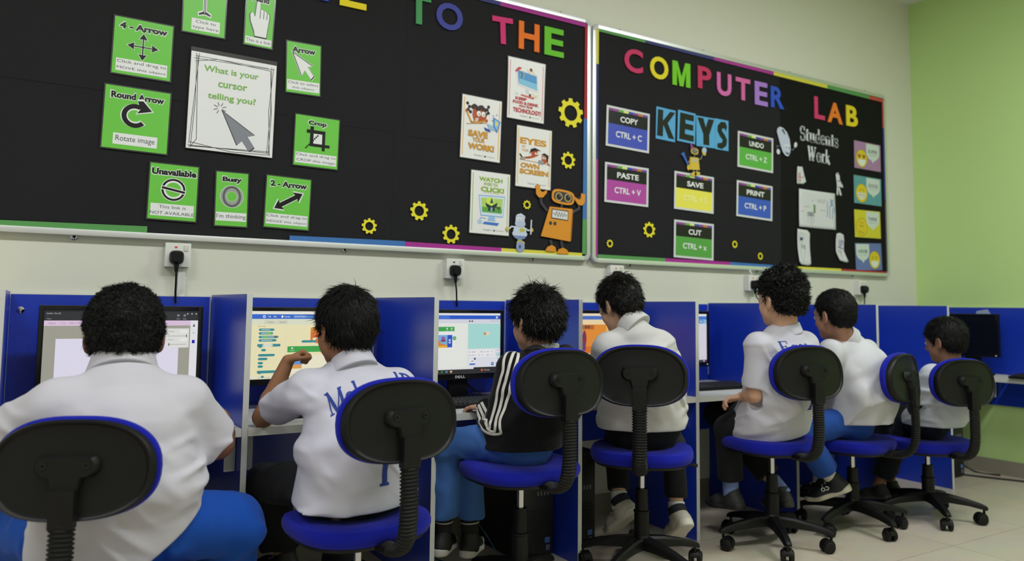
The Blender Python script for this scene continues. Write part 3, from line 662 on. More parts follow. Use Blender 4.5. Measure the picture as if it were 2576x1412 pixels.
r = cut_frame('robot_cutout', 1.370, 1.368, -.3, 'small white and blue card robot on one wheel, holding a stick', 'paper robot')
def sp(u, v): return ((u-.5)*.159, (v-.5)*.178)
LB, MBL, BK = (206, 216, 236), (120, 140, 190), (40, 40, 46)
limb(r, 'arm', [sp(.36, .62), sp(.22, .62), sp(.13, .56)], .004, LB, .003); limb(r, 'arm', [sp(.68, .60), sp(.80, .55), sp(.88, .56)], .004, LB, .003)
piece(r, 'torso', [sp(.5+.27*math.cos(t)*(1 if math.sin(t) < 0 else .85), .49+.20*math.sin(t)) for t in [2*PI*k/32 for k in range(32)]], LB, .003, .003)
piece(r, 'skirt', [sp(*q) for q in ((.27, .39), (.73, .39), (.66, .315), (.5, .295), (.34, .315))][::-1], MBL, .006, .0008)
piece(r, 'lamp', rr(*sp(.58, .55), .030, .018, 2), (196, 196, 60), .006, .001)
piece(r, 'head', rr(*sp(.5, .80), .050, .062, 3), LB, .004, .003); piece(r, 'jaw', rr(*sp(.5, .715), .058, .028, 2.6), (188, 200, 226), .007, .001); piece(r, 'hat', [sp(*q) for q in ((.36, .93), (.52, .995), (.66, .93), (.68, .86), (.62, .90), (.40, .90))][::-1], LB, .007, .001)
for u in (.47, .56): eo = piece(r, 'eye', rr(*sp(u, .83), .015, .017, 2), (238, 238, 240), .007, .0006); piece(eo, 'pupil', rr(*sp(u+.01, .825), .005, .006, 2), BK, .0076, .0004)
for u, v in ((.07, .55), (.91, .57)): piece(r, 'hand', rr(*sp(u, v), .020, .022, 1.6, 20), (206, 186, 92), .005, .002)
piece(r, 'stick', [sp(*q) for q in ((.855, .44), (.875, .84), (.915, .84), (.895, .44))][::-1], (214, 222, 236), .007, .001)
piece(r, 'spring', [sp(*q) for q in ((.43, .22), (.43, .30), (.57, .30), (.57, .22))][::-1], (164, 180, 96), .003, .002); piece(r, 'fork', rr(*sp(.53, .19), .045, .026, 2.4), (206, 186, 92), .005, .002)
w_ = piece(r, 'wheel', rr(*sp(.52, .10), .046, .052, 2), (150, 166, 206), .006, .002); piece(w_, 'hub', rr(*sp(.50, .10), .012, .018, 2), (70, 84, 140), .008, .001)

r = cut_frame('robot_cutout', 2.493, 1.832, -2.4, 'yellow party card robot with a purple hat and blue horn, under KEYS', 'paper robot')
def qp(u, v): return ((u-.5)*.197, (v-.5)*.198)
YL, YD = (222, 190, 66), (186, 142, 46)
limb(r, 'arm', [qp(.38, .48), qp(.31, .40), qp(.33, .28)], .0035, GY, .003); limb(r, 'arm', [qp(.70, .54), qp(.82, .60), qp(.87, .72)], .0035, GY, .003); limb(r, 'neck', [qp(.56, .60), qp(.56, .68)], .003, GY, .003)
limb(r, 'leg', [qp(.55, .24), qp(.53, .14)], .0045, GY, .003); limb(r, 'leg', [qp(.67, .25), qp(.64, .14)], .0045, GY, .003)
piece(r, 'torso', [qp(*q) for q in ((.40, .58), (.70, .60), (.76, .26), (.38, .22))], YL, .004, .002); piece(r, 'torso_side', [qp(*q) for q in ((.37, .57), (.40, .58), (.38, .22), (.35, .23))], YD, .004, .0015)
piece(r, 'head', rr(*qp(.54, .765), .056, .036, 3), YL, .005, .002); piece(r, 'face_plate', rr(*qp(.54, .765), .044, .026, 2.6), (74, 66, 60), .007, .0006)
for u in (.49, .595): eo = piece(r, 'eye', rr(*qp(u, .767), .017, .018, 2), (206, 200, 186), .0076, .0005); piece(eo, 'pupil', rr(*qp(u, .767), .011, .012, 2), (20, 20, 22), .0081, .0004)
piece(r, 'party_hat', [qp(*q) for q in ((.39, .80), (.53, .85), (.36, .985))], (142, 70, 140), .007, .001)
piece(r, 'gauge_screen', [qp(*q) for q in ((.46, .555), (.66, .56), (.665, .46), (.46, .45))][::-1], (196, 190, 150), .006, .0006)
piece(r, 'horn', [qp(*q) for q in ((.33, .35), (.17, .62), (.14, .69), (.02, .60), (.10, .57), (.28, .34))], (52, 104, 196), .005, .0015)
piece(r, 'hand', rr(*qp(.32, .27), .020, .030, 2), YL, .006, .0015); piece(r, 'hand', rr(*qp(.90, .80), .030, .042, 2, 25), YL, .006, .0015); piece(r, 'glove', rr(*qp(.91, .85), .034, .032, 2, 25), (176, 200, 230), .0075, .001)
for u in (.53, .66): piece(r, 'foot', rr(*qp(u, .115 if u < .6 else .14), .044, .022, 2, 18), YL, .006, .002)

# computer mouse cutout, lettering, drawings, smiley cards
r = cut_frame('mouse_cutout', 3.249, 2.025, -2.1, 'pale blue smiling computer mouse cut from card, beside Students', 'paper mouse')
def mp_(u, v): return ((u-.40)*.205, (v-.5)*.184)
body = [mp_(.06+.62*t, .93-.75*t) for t in (0,)]
body = [mp_(*q) for q in ((.10, .92), (.20, .99), (.34, .97), (.50, .86), (.62, .66), (.67, .42), (.66, .20), (.58, .06), (.46, .06), (.34, .16), (.24, .36), (.14, .62), (.07, .80))]
piece(r, 'body', body[::-1], (198, 206, 232), .003, .003); piece(r, 'button_gap', [mp_(*q) for q in ((.26, .90), (.34, .93), (.44, .78), (.40, .76))][::-1], (64, 66, 90), .006, .0005)
for u in (.47, .58): eo = piece(r, 'eye', rr(*mp_(u, .36), .020, .030, 2), (236, 238, 242), .006, .0006); piece(eo, 'pupil', rr(*mp_(u+.01, .345), .009, .014, 2), (30, 40, 90), .0066, .0004)
piece(r, 'mouth', [mp_(*q) for q in ((.44, .20), (.56, .16), (.63, .20), (.58, .12), (.50, .12))][::-1], (60, 40, 60), .006, .0006)
limb(r, 'arm', [mp_(.66, .32), mp_(.78, .30), mp_(.88, .42)], .0025, GY, .003); limb(r, 'arm', [mp_(.20, .34), mp_(.08, .33), mp_(.12, .20)], .0025, GY, .003)
piece(r, 'hand', rr(*mp_(.90, .50), .026, .036, 2, -25), (220, 224, 230), .004, .0015); piece(r, 'hand', rr(*mp_(.14, .14), .030, .032, 2), (220, 224, 230), .004, .0015)

# slab-serif lettering cut from white paper
def stroke_letter(mb, segs, ox, sc, sx, z0, th=.0008):
    for a, b, w1 in segs:
        A, B = Vector(a), Vector(b); d = (B-A).normalized(); ex = d*min(w1*.16, .02); A = A-ex; B = B+ex; n = Vector((-d.y, d.x))*w1/2
        q = [A-n, B-n, B+n, A+n]; q = [(ox+p.x*sx*sc, p.y*sc) for p in q]
        mb.prism([q], z0, z0+th)
def arcs(cx, cy, rx, ry, a0, a1, w0, n=14):
    P = [(cx+rx*math.cos(math.radians(a0+(a1-a0)*k/n)), cy+ry*math.sin(math.radians(a0+(a1-a0)*k/n))) for k in range(n+1)]
    # stress: heavier where the stroke runs upright
    return [(P[k], P[k+1], w0*(.35+.65*abs(math.cos(math.radians(a0+(a1-a0)*(k+.5)/n))))) for k in range(n)]
TK, TN = .15, .06
SER = {
 'M': (.95, [((.12, 0), (.12, 1), TN), ((.12, 1), (.46, .0), TK), ((.46, 0), (.80, 1), TN), ((.82, 0), (.82, 1), TK), ((0, .02), (.24, .02), TN), ((.68, .02), (.96, .02), TN), ((0, .98), (.2, .98), TN), ((.76, .98), (.96, .98), TN)]),
 'o': (.55, arcs(.26, .33, .20, .31, 0, 360, TK, 26)),
 'h': (.62, [((.13, 0), (.13, 1.02), TK*.9), ((0, .02), (.27, .02), TN), ((.02, 1.0), (.13, 1.0), TN), ((.46, 0), (.46, .45), TK*.9), ((.34, .02), (.60, .02), TN)] + arcs(.30, .44, .16, .20, 0, 180, TK*.9)),
 'a': (.55, [((.38, .04), (.38, .46), TK*.9), ((.38, .05), (.52, .04), TN)] + arcs(.24, .46, .14, .18, 0, 165, TK*.8) + arcs(.22, .19, .17, .18, 20, 340, TK*.8)),
 'm': (.92, [((.13, 0), (.13, .64), TK*.9), ((0, .02), (.27, .02), TN), ((.02, .62), (.13, .62), TN), ((.45, 0), (.45, .45), TK*.9), ((.36, .02), (.56, .02), TN), ((.78, 0), (.78, .45), TK*.9), ((.68, .02), (.90, .02), TN)] + arcs(.29, .44, .16, .20, 0, 180, TK*.9) + arcs(.61, .44, .16, .20, 0, 180, TK*.9)),
 'e': (.52, [((.08, .36), (.44, .36), TN)] + arcs(.26, .33, .19, .31, 0, 315, TK, 22)),
 'd': (.60, [((.42, 0), (.42, 1.02), TK*.9), ((.32, 1.0), (.42, 1.0), TN), ((.42, .02), (.55, .02), TN)] + arcs(.25, .33, .19, .31, 0, 360, TK*.9, 24)),
 'D': (.80, [((.15, 0), (.15, 1), TK), ((0, .02), (.3, .02), TN), ((0, .98), (.3, .98), TN)] + arcs(.26, .5, .44, .48, -90, 90, TK)),
 'F': (.66, [((.15, 0), (.15, 1), TK), ((0, .02), (.32, .02), TN), ((0, .98), (.62, .98), TN), ((.60, .76), (.60, 1), TN), ((.15, .52), (.44, .52), TN), ((.44, .42), (.44, .62), TN)]),
 'E': (.70, [((.15, 0), (.15, 1), TK), ((0, .02), (.64, .02), TN), ((0, .98), (.62, .98), TN), ((.60, .76), (.60, 1), TN), ((.63, 0), (.63, .24), TN), ((.15, .52), (.44, .52), TN), ((.44, .42), (.44, .62), TN)]),
 'g': (.55, arcs(.25, .40, .17, .23, 0, 360, TK*.85, 20) + arcs(.25, -.10, .21, .16, 0, 360, TK*.6, 20) + [((.40, .58), (.54, .62), TN)]),
 '1': (.5, [((.25, 0), (.25, 1), TK*1.1), ((.05, .03), (.45, .03), TN*1.2), ((.08, .86), (.25, .98), TN)]),
 'S': (.62, arcs(.30, .73, .22, .25, 30, 270, TK) + arcs(.30, .26, .24, .25, 90, -150, TK) + [((.50, .72), (.52, .98), TN), ((.06, .02), (.08, .28), TN)]),
 't': (.40, [((.17, .06), (.17, .85), TK), ((.02, .62), (.36, .62), TN), ((.17, .05), (.34, .06), TN)]),
 'u': (.62, [((.13, .2), (.13, .64), TK), ((.46, 0), (.46, .64), TK), ((0, .62), (.13, .62), TN), ((.35, .62), (.46, .62), TN), ((.46, .02), (.6, .02), TN)] + arcs(.28, .18, .15, .17, 180, 350, TK)),
 'n': (.64, [((.13, 0), (.13, .64), TK), ((0, .02), (.27, .02), TN), ((.02, .62), (.13, .62), TN), ((.47, 0), (.47, .45), TK), ((.36, .02), (.62, .02), TN)] + arcs(.31, .44, .16, .20, 0, 180, TK)),
 's': (.46, arcs(.22, .48, .14, .16, 30, 270, TK*.8) + arcs(.22, .17, .16, .16, 90, -150, TK*.8) + [((.37, .46), (.38, .64), TN), ((.05, .02), (.06, .18), TN)]),
 'W': (1.05, [((.10, 1), (.32, 0), TK*1.1), ((.32, 0), (.52, .92), TN), ((.48, 1), (.70, 0), TK*1.1), ((.70, 0), (.92, 1), TN), ((0, .98), (.24, .98), TN), ((.80, .98), (1.02, .98), TN)]),
 'r': (.46, [((.15, 0), (.15, .64), TK), ((0, .02), (.32, .02), TN), ((.02, .62), (.15, .62), TN), ((.15, .5), (.38, .62), TK*.8)]),
 'k': (.62, [((.13, 0), (.13, 1.02), TK), ((0, .02), (.27, .02), TN), ((.02, 1), (.13, 1), TN), ((.13, .28), (.46, .62), TN), ((.24, .40), (.52, 0), TK)]),
}
def serif_word(mb, word, h, width, z0, boldx=1.0):
    adv = sum(SER[c][0]+.05 for c in word); sx = width/(adv*h); x = -width/2
    for c in word:
        sg = [(p, q, w1*boldx) for p, q, w1 in SER[c][1]]
        stroke_letter(mb, sg, x, h, sx, z0+.00003*(ord(c) % 3)); x += (SER[c][0]+.05)*h*sx
    return mb
for wd, x, z, W, H, an in (('Students', 3.583, 2.055, .375, .088, -1.3), ('Work', 3.575, 1.938, .222, .088, -2)):
    mb = serif_word(MB(), wd, H, W, 0, 1.35)
    o = mb.build('paper_lettering', mat('white_paper', (214, 218, 226), .7)); o.location = (x, YS-.006, z); o.rotation_euler = (PI/2, -math.radians(an), 0)
    tag(o, 'word %s cut from white paper on the right board' % wd, 'lettering')

def curled(name, x, z, pts, label, cat, bow, c=(216, 218, 222), lift=.004):
    """paper piece with its outline, bowed off the board"""
    r = wall_frame(name, x, z, 0, lift); mb = MB(); n = len(pts)
    cx = sum(p[0] for p in pts)/n; cy = sum(p[1] for p in pts)/n; K = 6; vs = []; fs = []
    bw = lambda px, py: bow*((px/.1)**2*.5+(py/.1)**2*.25)
    rg = []
    for k in range(1, K+1): rg.append([(cx+(px-cx)*k/K, cy+(py-cy)*k/K) for px, py in pts])
    vs = [(cx, cy, bw(cx, cy))]+[(px, py, bw(px, py)) for q in rg for px, py in q]
    fs = [(0, 1+i, 1+(i+1) % n) for i in range(n)]
    for k in range(K-1):
        for i in range(n): a_, b_ = 1+k*n+i, 1+k*n+(i+1) % n; fs.append((a_, a_+n, b_+n, b_))
    mb.add(vs, fs); o = mb.build('sheet', mat('drawing_paper_%d' % c[0], c, .7), r, 'all')
    md = o.modifiers.new('thickness', 'SOLIDIFY'); md.thickness = .0006; md.offset = -1
    tag(r, label, cat, 'students\' drawings'); return r, bw
def draw(r, bw, part, lines, c, wd=.003):
    for pts in lines:
        P = []; mb = MB()
        for (a0, b0), (a1, b1) in zip(pts[:-1], pts[1:]):
            for k in range(4): P.append((a0+(a1-a0)*k/4, b0+(b1-b0)*k/4))
        P.append(pts[-1]); mb.tube([(px, py, bw(px, py)+.0006) for px, py in P], wd/2, 6, flat=(1, .2))
        mb.build(part, mat('felt_pen_%02x%02x%02x' % c, c, .7), r, True)
def dense(pts, n=6):
    out = []
    for (a0, b0), (a1, b1) in zip(pts, pts[1:]+pts[:1]): out += [(a0+(a1-a0)*k/n, b0+(b1-b0)*k/n) for k in range(n)]
    return out
def fill(x0, y0, x1, y1, n): return [[(x0+(x1-x0)*(k % 2), y0+(y1-y0)*k/n) for k in range(n+1)]]
r, bw = curled('drawing', 3.402, 1.838, dense([(-.043, -.056), (-.036, .052), (.012, .054), (.043, -.036), (.02, -.052)]), 'small drawing in red pen, cut with a curved edge', 'drawing', .022)
draw(r, bw, 'pen_marks', [[(-.03, .01), (-.03, -.04), (-.005, -.04), (-.008, .02)], [(-.02, -.01), (.025, -.012)], [(.018, -.02), (.02, 0)]]+fill(-.028, -.04, -.008, .015, 8), (176, 40, 52)); draw(r, bw, 'green_line', [[(-.035, -.05), (0, -.053), (.035, -.04)]], (96, 160, 80), .004)
r, bw = curled('drawing', 3.765, 1.815, dense([(-.030, .06), (-.018, .074), (0, .074), (.010, .058), (.012, .03), (.03, .012), (.044, -.012), (.038, -.02), (.014, .002), (.010, -.02), (.026, -.066), (.016, -.074), (.006, -.068), (.0, -.028), (-.004, -.03), (-.008, -.07), (-.02, -.074), (-.024, -.066), (-.018, -.01), (-.022, .02)], 2), 'small cut out figure drawn in purple pen', 'drawing', .012)
draw(r, bw, 'pen_marks', [[(-.015, .024), (.005, .02), (.014, .024)], [(-.012, -.018), (.006, -.02)], [(-.02, .066), (.004, .068), (.006, .058)], [(.02, .018), (.03, .004)]], (84, 66, 170), .006)
r, bw = curled('drawing', 3.546, 1.635, dense([(-.176, -.116), (-.172, .118), (.172, .116), (.176, -.02), (.174, -.116)]), 'largest drawing, a landscape sheet with green and blue sketches', 'drawing', .003)
draw(r, bw, 'pencil_sketch', [[(-.10, -.03), (-.08, -.02), (-.02, -.02)], [(-.085, -.02), (-.09, -.09)], [(-.06, -.02), (-.065, -.10)], [(-.055, -.03), (-.045, -.098)], [(-.03, -.02), (-.035, -.085)], [(-.12, .01), (-.07, .015)], [(-.16, -.02), (-.12, -.015)], [(0, .06), (.09, .068)], [(.01, .05), (.08, .052)], [(.03, 0), (.08, 0)], [(-.05, .05), (-.03, .055)]]+fill(-.10, -.045, -.02, -.02, 7), (120, 122, 124), .003)
draw(r, bw, 'green_sketch', fill(-.035, -.02, -.012, .03, 10), (86, 132, 70), .006); draw(r, bw, 'blue_sketch', fill(.125, .03, .155, .075, 6)+[[(.10, .06), (.098, -.04)], [(.16, .03), (.166, -.01)], [(.12, .03), (.122, -.05)], [(.15, .02), (.145, -.05)]], (64, 130, 196), .006)
r, bw = curled('drawing', 3.405, 1.392, dense([(-.060, .112), (.035, .108), (.058, .09), (.064, -.06), (.062, -.10), (.04, -.108), (-.02, -.104), (-.038, -.09), (-.05, .0)]), 'portrait drawing of a blue scarved figure, lower left of the drawings', 'drawing', .026)
draw(r, bw, 'pencil_sketch', [[(-.015+.022*math.cos(t), .06+.030*math.sin(t)) for t in [2*PI*k/14 for k in range(15)]], [(-.02, .02), (-.022, -.04), (0, -.08), (.022, -.04), (.02, .02)], [(-.03, -.088), (.045, -.085)]], (150, 152, 156), .002)
draw(r, bw, 'blue_sketch', fill(-.026, .045, .0, .06, 6)+[[(-.01, .02), (.0, -.005)], [(.012, .018), (.02, -.01)]], (40, 62, 96), .007)
r, bw = curled('drawing', 3.770, 1.411, dense([(-.046, .085), (-.01, .092), (.025, .082), (.034, .05), (.030, -.02), (.062, -.088), (.045, -.094), (-.015, -.084), (-.052, -.03), (-.052, .05)]), 'curling drawing with purple lettering, lower right of the drawings', 'drawing', .03)
draw(r, bw, 'purple_sketch', [[(-.012, .05), (-.012, .0)], [(.002, .048), (.002, .0)], [(.014, .048), (.014, .01)], [(-.026, .0), (.025, -.008)], [(.02, .045), (.028, .03)]], (70, 60, 160), .006); draw(r, bw, 'pen_sketch', [[(-.028, -.02), (-.005, -.03), (.012, -.062)], [(0, -.012), (.004, -.035)]], (110, 80, 110), .004)

def smiley(x, z, w, h, ang, bg, label, mood, word, flip=False):
    r, a = poster('smiley_card', x, z, w, h, ang, label, 'card', 'smiley cards on the right edge', .003, bg, .0035)
    fx, bx = (.27, .70) if not flip else (.72, .28)
    a.ell('speech_bubble', bx, .66, .25, .19, (198, 210, 206), 28); a.rect('speech_bubble', bx-.25, .66, bx+.25, .97, (198, 210, 206)); a.poly('speech_bubble', [(bx-.08, .42), (bx+.12, .46), (bx, .27)], (198, 210, 206))
    a.text('wording', word[0], bx, .70, .36, .13, (96, 104, 104), .02); a.text('wording', word[1], bx, .56, .30, .06, (150, 160, 158), 0)
    FY = (212, 190, 44); a.ell('face', fx, .38, .215, .215, (120, 108, 50), 32); a.ell('face', fx, .38, .205, .205, FY, 32)
    if mood == 'love':
        for u in (-.085, .085):
            a.ell('face', fx+u-.028, .475, .032, .032, (150, 84, 40), 14); a.ell('face', fx+u+.028, .475, .032, .032, (150, 84, 40), 14); a.poly('face', [(fx+u-.058, .46), (fx+u, .37), (fx+u+.058, .46)][::1], (150, 84, 40))
    elif mood == 'sad':
        for u in (-.05, .03): a.rect('face', fx+u-.014, .37, fx+u+.014, .45, (110, 98, 40))
        a.line('face', [(fx-.10, .22), (fx+.06, .15)], .016, (110, 98, 40)); a.line('face', [(fx-.09, .53), (fx-.03, .55)], .012, (140, 122, 40)); a.line('face', [(fx+.0, .55), (fx+.06, .51)], .012, (140, 122, 40))
    elif mood == 'laugh':
        for s_ in (-1, 1): a.line('face', [(fx+s_*.10, .52), (fx+s_*.04, .47), (fx+s_*.10, .42)], .014, (120, 106, 40))
    else:
        for u in (-.04, .05): a.rect('face', fx+u-.012, .47, fx+u+.012, .53, (120, 106, 40))
    if mood in ('love', 'laugh'): a.ell('face', fx, .34, .145, .15, (216, 222, 218), 20, None, 180, 360)
    if mood == 'grin':
        a.ell('face', fx, .40, .16, .16, (214, 216, 204), 20, None, 180, 360)
        for k in range(5): a.line('face', [(fx-.10+.05*k, .20), (fx-.10+.05*k, .39)], .007, (150, 136, 60))
        a.line('face', [(fx-.15, .31), (fx+.15, .31)], .007, (150, 136, 60))
    a.done()
smiley(4.073, 2.031, .287, .186, -.4, (176, 132, 180), 'pink card with a heart eyed smiley', 'love', ('SUPER', 'STUDENT'))
smiley(4.067, 1.800, .297, .188, -.4, (96, 160, 172), 'teal card with a grinning smiley', 'grin', ('GOOD', 'GOOD JOB'))
smiley(4.057, 1.578, .281, .185, .8, (216, 208, 52), 'yellow card with a doubtful smiley', 'sad', ('THINK', 'ABOUT IT'))
smiley(4.060, 1.364, .283, .181, 2.2, (104, 122, 184), 'blue card with a laughing smiley at the bottom', 'laugh', ('AWESOME', 'JOB'), True)

# ------------------------------------------------------------------ sockets, plugs, trunking
def socket(x, z, label, plug_label, lit=True, cable=None):
    r = empty('wall_socket', (x, 0, z)); h = .0435
    MB().box(-h, h, -.030, -.0003, -h, h, .003).build('back_box', SOCKW, r, True)
    MB().box(-h-.001, h+.001, -.038, -.030, -h-.001, h+.001, .0035).build('face_plate', SOCKW, r, True)
    MB().box(.019, .034, -.041, -.038, .014, .036, .002).build('switch_rocker', mat('switch_ivory', (214, 214, 204), .3), r, True)
    MB().box(-.013, -.003, -.0387, -.038, .025, .031).build('neon_light', mat('neon_red' if lit else 'neon_dark', (235, 70, 60) if lit else (60, 40, 40), .3, emit=1.2 if lit else 0), r)
    tag(r, label, 'socket', 'wall sockets under the boards')
    p = empty('power_plug', (x-.006, -.0385, z-.008))
    rg = []
    for y, s_ in ((0, 1), (-.014, 1), (-.028, .86), (-.034, .66)):
        rg.append([(a*s_, y, b*s_-.002) for a, b in selc(3.2, .0245, .0255, 24)])
    MB().rings([q[::-1] for q in rg][::1]).build('plug_body', BLACKPL, p, True)
    MB().lathe([(.0085, 0), (.0085, -.012), (.0065, -.028), (.005, -.034)], (0, -.013, -.022), 14).build('strain_relief', RUBBER, p, True)
    path = cable or [(0, -.013, -.05), (.001, -.011, -.09), (.003, .006, -.13), (.006, .012, -.17)]
    MB().tube(path, .0036, 10).build('cable', RUBBER, p, True)
    tag(p, plug_label, 'plug', 'black mains plugs')
socket(-.123, 1.192, 'white wall socket above the big boy, with white trunking below', 'black plug in the socket above the big boy')
socket(1.029, 1.181, 'white wall socket above the monitor of the striped jacket boy', 'black plug above the monitor of the striped jacket boy', False, [(0, -.013, -.05), (.006, -.012, -.09), (.016, .004, -.125), (.024, .014, -.16)])
socket(1.953, 1.186, 'white wall socket half hidden by the head of the boy looking down', 'black plug behind the head of the boy looking down')
socket(2.960, 1.164, 'white wall socket to the left of the curly haired boy', 'black plug with a looping cable left of the curly haired boy', True, [(0, -.013, -.05), (.004, -.02, -.075), (.03, -.03, -.105), (.07, -.03, -.122), (.12, -.01, -.13), (.15, .012, -.145)])
socket(3.977, 1.158, 'white wall socket farthest right, near the green wall', 'black plug farthest right, near the green wall', True, [(0, -.013, -.05), (.004, -.008, -.09), (.01, .012, -.13)])
o = MB().box(-.013, .013, -.017, -.0005, 1.03, 1.147, .002).build('cable_trunking', SOCKW, None, True); o.location.x = -.104
tag(o, 'short white cable trunking below the leftmost socket', 'trunking')

# ------------------------------------------------------------------ monitors
GLASS_OFF = mat('dark_screen', (14, 15, 20), .25)
def monitor(x, y, zb_, W, H, rz, label, tilt=0.0, bez=.016, chin=.024, logo=True, on=True):
    """zb_ = height of the lower edge of the panel; stands on the desk top at ZD"""
    r = empty('computer_monitor', (x, y, ZD+.0005), (0, 0, rz)); zo = zb_-ZD
    MB().box(-W/2, W/2, 0, .022, zo, zo+H, .005).use(BLACKPL).box(-W/2+.05, W/2-.05, .022, .045, zo+.05, zo+H-.05, .01).build('housing', BLACKPL, r, True)
    f = MB(); x0, x1, z0, z1 = -W/2, W/2, zo, zo+H
    f.box(x0, x0+bez, -.008, -.0003, z0, z1, .002).box(x1-bez, x1, -.008, -.0003, z0, z1, .002).box(x0+bez, x1-bez, -.008, -.0003, z1-bez, z1, .002).box(x0+bez, x1-bez, -.008, -.0003, z0, z0+chin, .002)
    f.build('bezel', BLACKGL, r, True)
    sw, sh = W-2*bez, H-bez-chin
    sc = MB().box(-sw/2, sw/2, -.003, -.0008, -sh/2, sh/2).build('screen', GLASS_OFF, r); sc.location = (0, 0, zo+chin+sh/2)
    MB().box(-.045, .045, .012, .030, .012, zo+.06, .004).build('neck', BLACKPL, r, True)
    rg = [[(a*s_, b*s_, z) for a, b in selc(4, .115, .085, 40)] for z, s_ in ((0, 1), (.008, 1), (.012, .94))]
    b = MB().rings(rg).build('foot', BLACKPL, r, True)
    MB().box(W/2-.02, W/2-.012, -.0088, -.008, zo+.009, zo+.014).build('power_light', mat('power_led', (235, 238, 245), .3, emit=1.0 if on else 1.4), r)
    if logo:
        e = empty('maker_logo', (0, -.0083, zo+chin*.48), (PI/2, 0, 0)); e.parent = r
        a = Art(e, .05, .012, 0); a.text('maker_logo', 'D', -.02+.12, .5, .22, .9, (196, 198, 202), .03); a.text('maker_logo', 'E', .36, .5, .22, .9, (196, 198, 202), .03, rot=35); a.text('maker_logo', 'LL', .73, .5, .40, .9, (196, 198, 202), .03)
        mm = a.parts['maker_logo'].build('maker_logo', None, r); mm.location = e.location; mm.rotation_euler = (PI/2, 0, 0); bpy.data.objects.remove(e)
    tag(r, label, 'monitor', 'monitors of the carrels' if on else None)
    A = Art(sc, sw, sh, 0, emit=1.55); A.scr = sc
    return r, A
def finish(a, screen_name='window_content'):
    for n in a.order:
        o = a.parts[n].build(n.split('#')[0], None, a.scr); o.rotation_euler = (PI/2, 0, 0); o.location = (0, -.0032, 0)
W_, PALE = (250, 250, 250), (252, 244, 196)
MY = -.20
# 1: painting program
r, a = monitor(-.305, MY, .672, .498, .330, 0, 'monitor in front of the big boy showing an empty drawing canvas', logo=False)
a.rect('canvas_area', 0, 0, 1, 1, (172, 170, 156)); a.rect('title_bar', 0, .885, 1, 1, (44, 46, 50)); a.rect('tool_bar', 0, .825, .95, .885, (236, 208, 236)); a.rect('side_bar', .948, 0, 1, .885, (246, 246, 250)); a.rect('canvas', .075, .10, .87, .68, (240, 236, 255))
a.text('wording', 'Untitled - Paint 3D', .055, .965, .085, .018, (200, 200, 206)); a.text('wording', 'Menu', .03, .905, .025, .012, (200, 200, 206))
for u, t in ((.05, 'Select'), (.115, 'Crop'), (.19, 'Magic select')): a.text('wording', t, u, .855, .012*len(t)*.45+.01, .016, (120, 100, 124))
for u, t in ((.86, 'Undo'), (.905, 'Redo')): a.text('wording', t, u, .905, .022, .012, (214, 214, 220)); a.ell('wording', u, .945, .008, .008, (200, 200, 206), 12, .6)
for u in (.925, .955, .985): a.ell('wording', u, .965, .005, .005, (220, 220, 224), 8)
a.rect('option_panel', .78, .56, .94, .79, (240, 240, 236))
for v, t, k in ((.755, 'Thickness', .92), (.655, 'Opacity', .80)): a.text('option_panel', t, .815, v, .04, .016, (110, 110, 112)); a.line('option_panel', [(.795, v-.055), (.925, v-.055)], .0022, (120, 122, 124)); a.rect('option_panel', k, v-.07, k+.006, v-.04, (60, 60, 64)); a.rect('option_panel', .875, v-.018, .925, v+.016, (252, 252, 252))
a.rect('side_bar_icons', .962, .61, .982, .65, (26, 26, 190)); a.poly('side_bar_icons', [(.964, .81), (.972, .85), (.98, .81)], (60, 66, 60)); a.ell('side_bar_icons', .972, .735, .008, .008, (214, 214, 226), 12)
finish(a)
# 2: block coding lesson
TEAL, OB, YB_ = (58, 150, 160), (236, 124, 52), (250, 168, 60)
r, a = monitor(.318, MY, .716, .470, .286, 0, 'monitor behind the boy with hand at mouth, yellowish block coding page', bez=.015, chin=.022, logo=False)
a.rect('page', 0, 0, 1, 1, PALE); a.rect('title_bar', 0, .955, 1, 1, (252, 250, 236)); a.rect('menu_bar', 0, .885, 1, .955, (50, 112, 220)); a.rect('tab_bar', 0, .80, 1, .885, (236, 240, 214)); a.rect('task_bar', 0, 0, 1, .045, (246, 242, 214))
a.ell('menu_icons', .135, .92, .012, .012, W_, 14, .5); a.text('menu_words', 'File', .18, .92, .02, .022, W_, .01); a.text('menu_words', 'Edit', .225, .92, .022, .022, W_, .01); a.ell('menu_icons', .285, .92, .009, .011, W_, 10); a.text('menu_words', 'Tutorials', .325, .92, .05, .022, W_, .01); a.rect('menu_bar', .38, .90, .56, .94, (96, 148, 232)); a.text('menu_words', 'Scratch Project', .435, .92, .095, .024, (246, 250, 240), .01)
for u, t in ((.19, 'Costumes'), (.29, 'Sounds')): a.rect('tab_bar', u-.055, .81, u+.04, .865, (226, 226, 204)); a.text('tab_words', t, u, .838, .05, .02, (110, 112, 100))
a.text('tab_words', 'Sensing', .115, .775, .06, .018, (90, 92, 84))
def block(part, u0, v, u1, c, h=.036):
    e = .012; a.poly(part, [(u0, v), (u0+e, v-h/2), (u1-e, v-h/2), (u1, v), (u1-e, v+h/2), (u0+e, v+h/2)], c)
for v, u1 in ((.725, .225), (.672, .215), (.618, .26), (.568, .245)): block('palette_blocks', .09, v, u1, TEAL); a.rect('block_words', .115, v-.006, u1-.04, v+.006, (190, 220, 220))
for u, v in ((.185, .672), (.145, .618)): a.ell('block_words', u, v, .011, .013, (110, 222, 96), 12)
a.rect('block_words', .222, .608, .24, .628, (140, 88, 66))
a.rect('palette_blocks', .085, .475, .275, .515, TEAL); a.ell('block_words', .17, .495, .045, .013, (236, 240, 226), 16); a.rect('palette_blocks', .10, .458, .12, .476, TEAL)
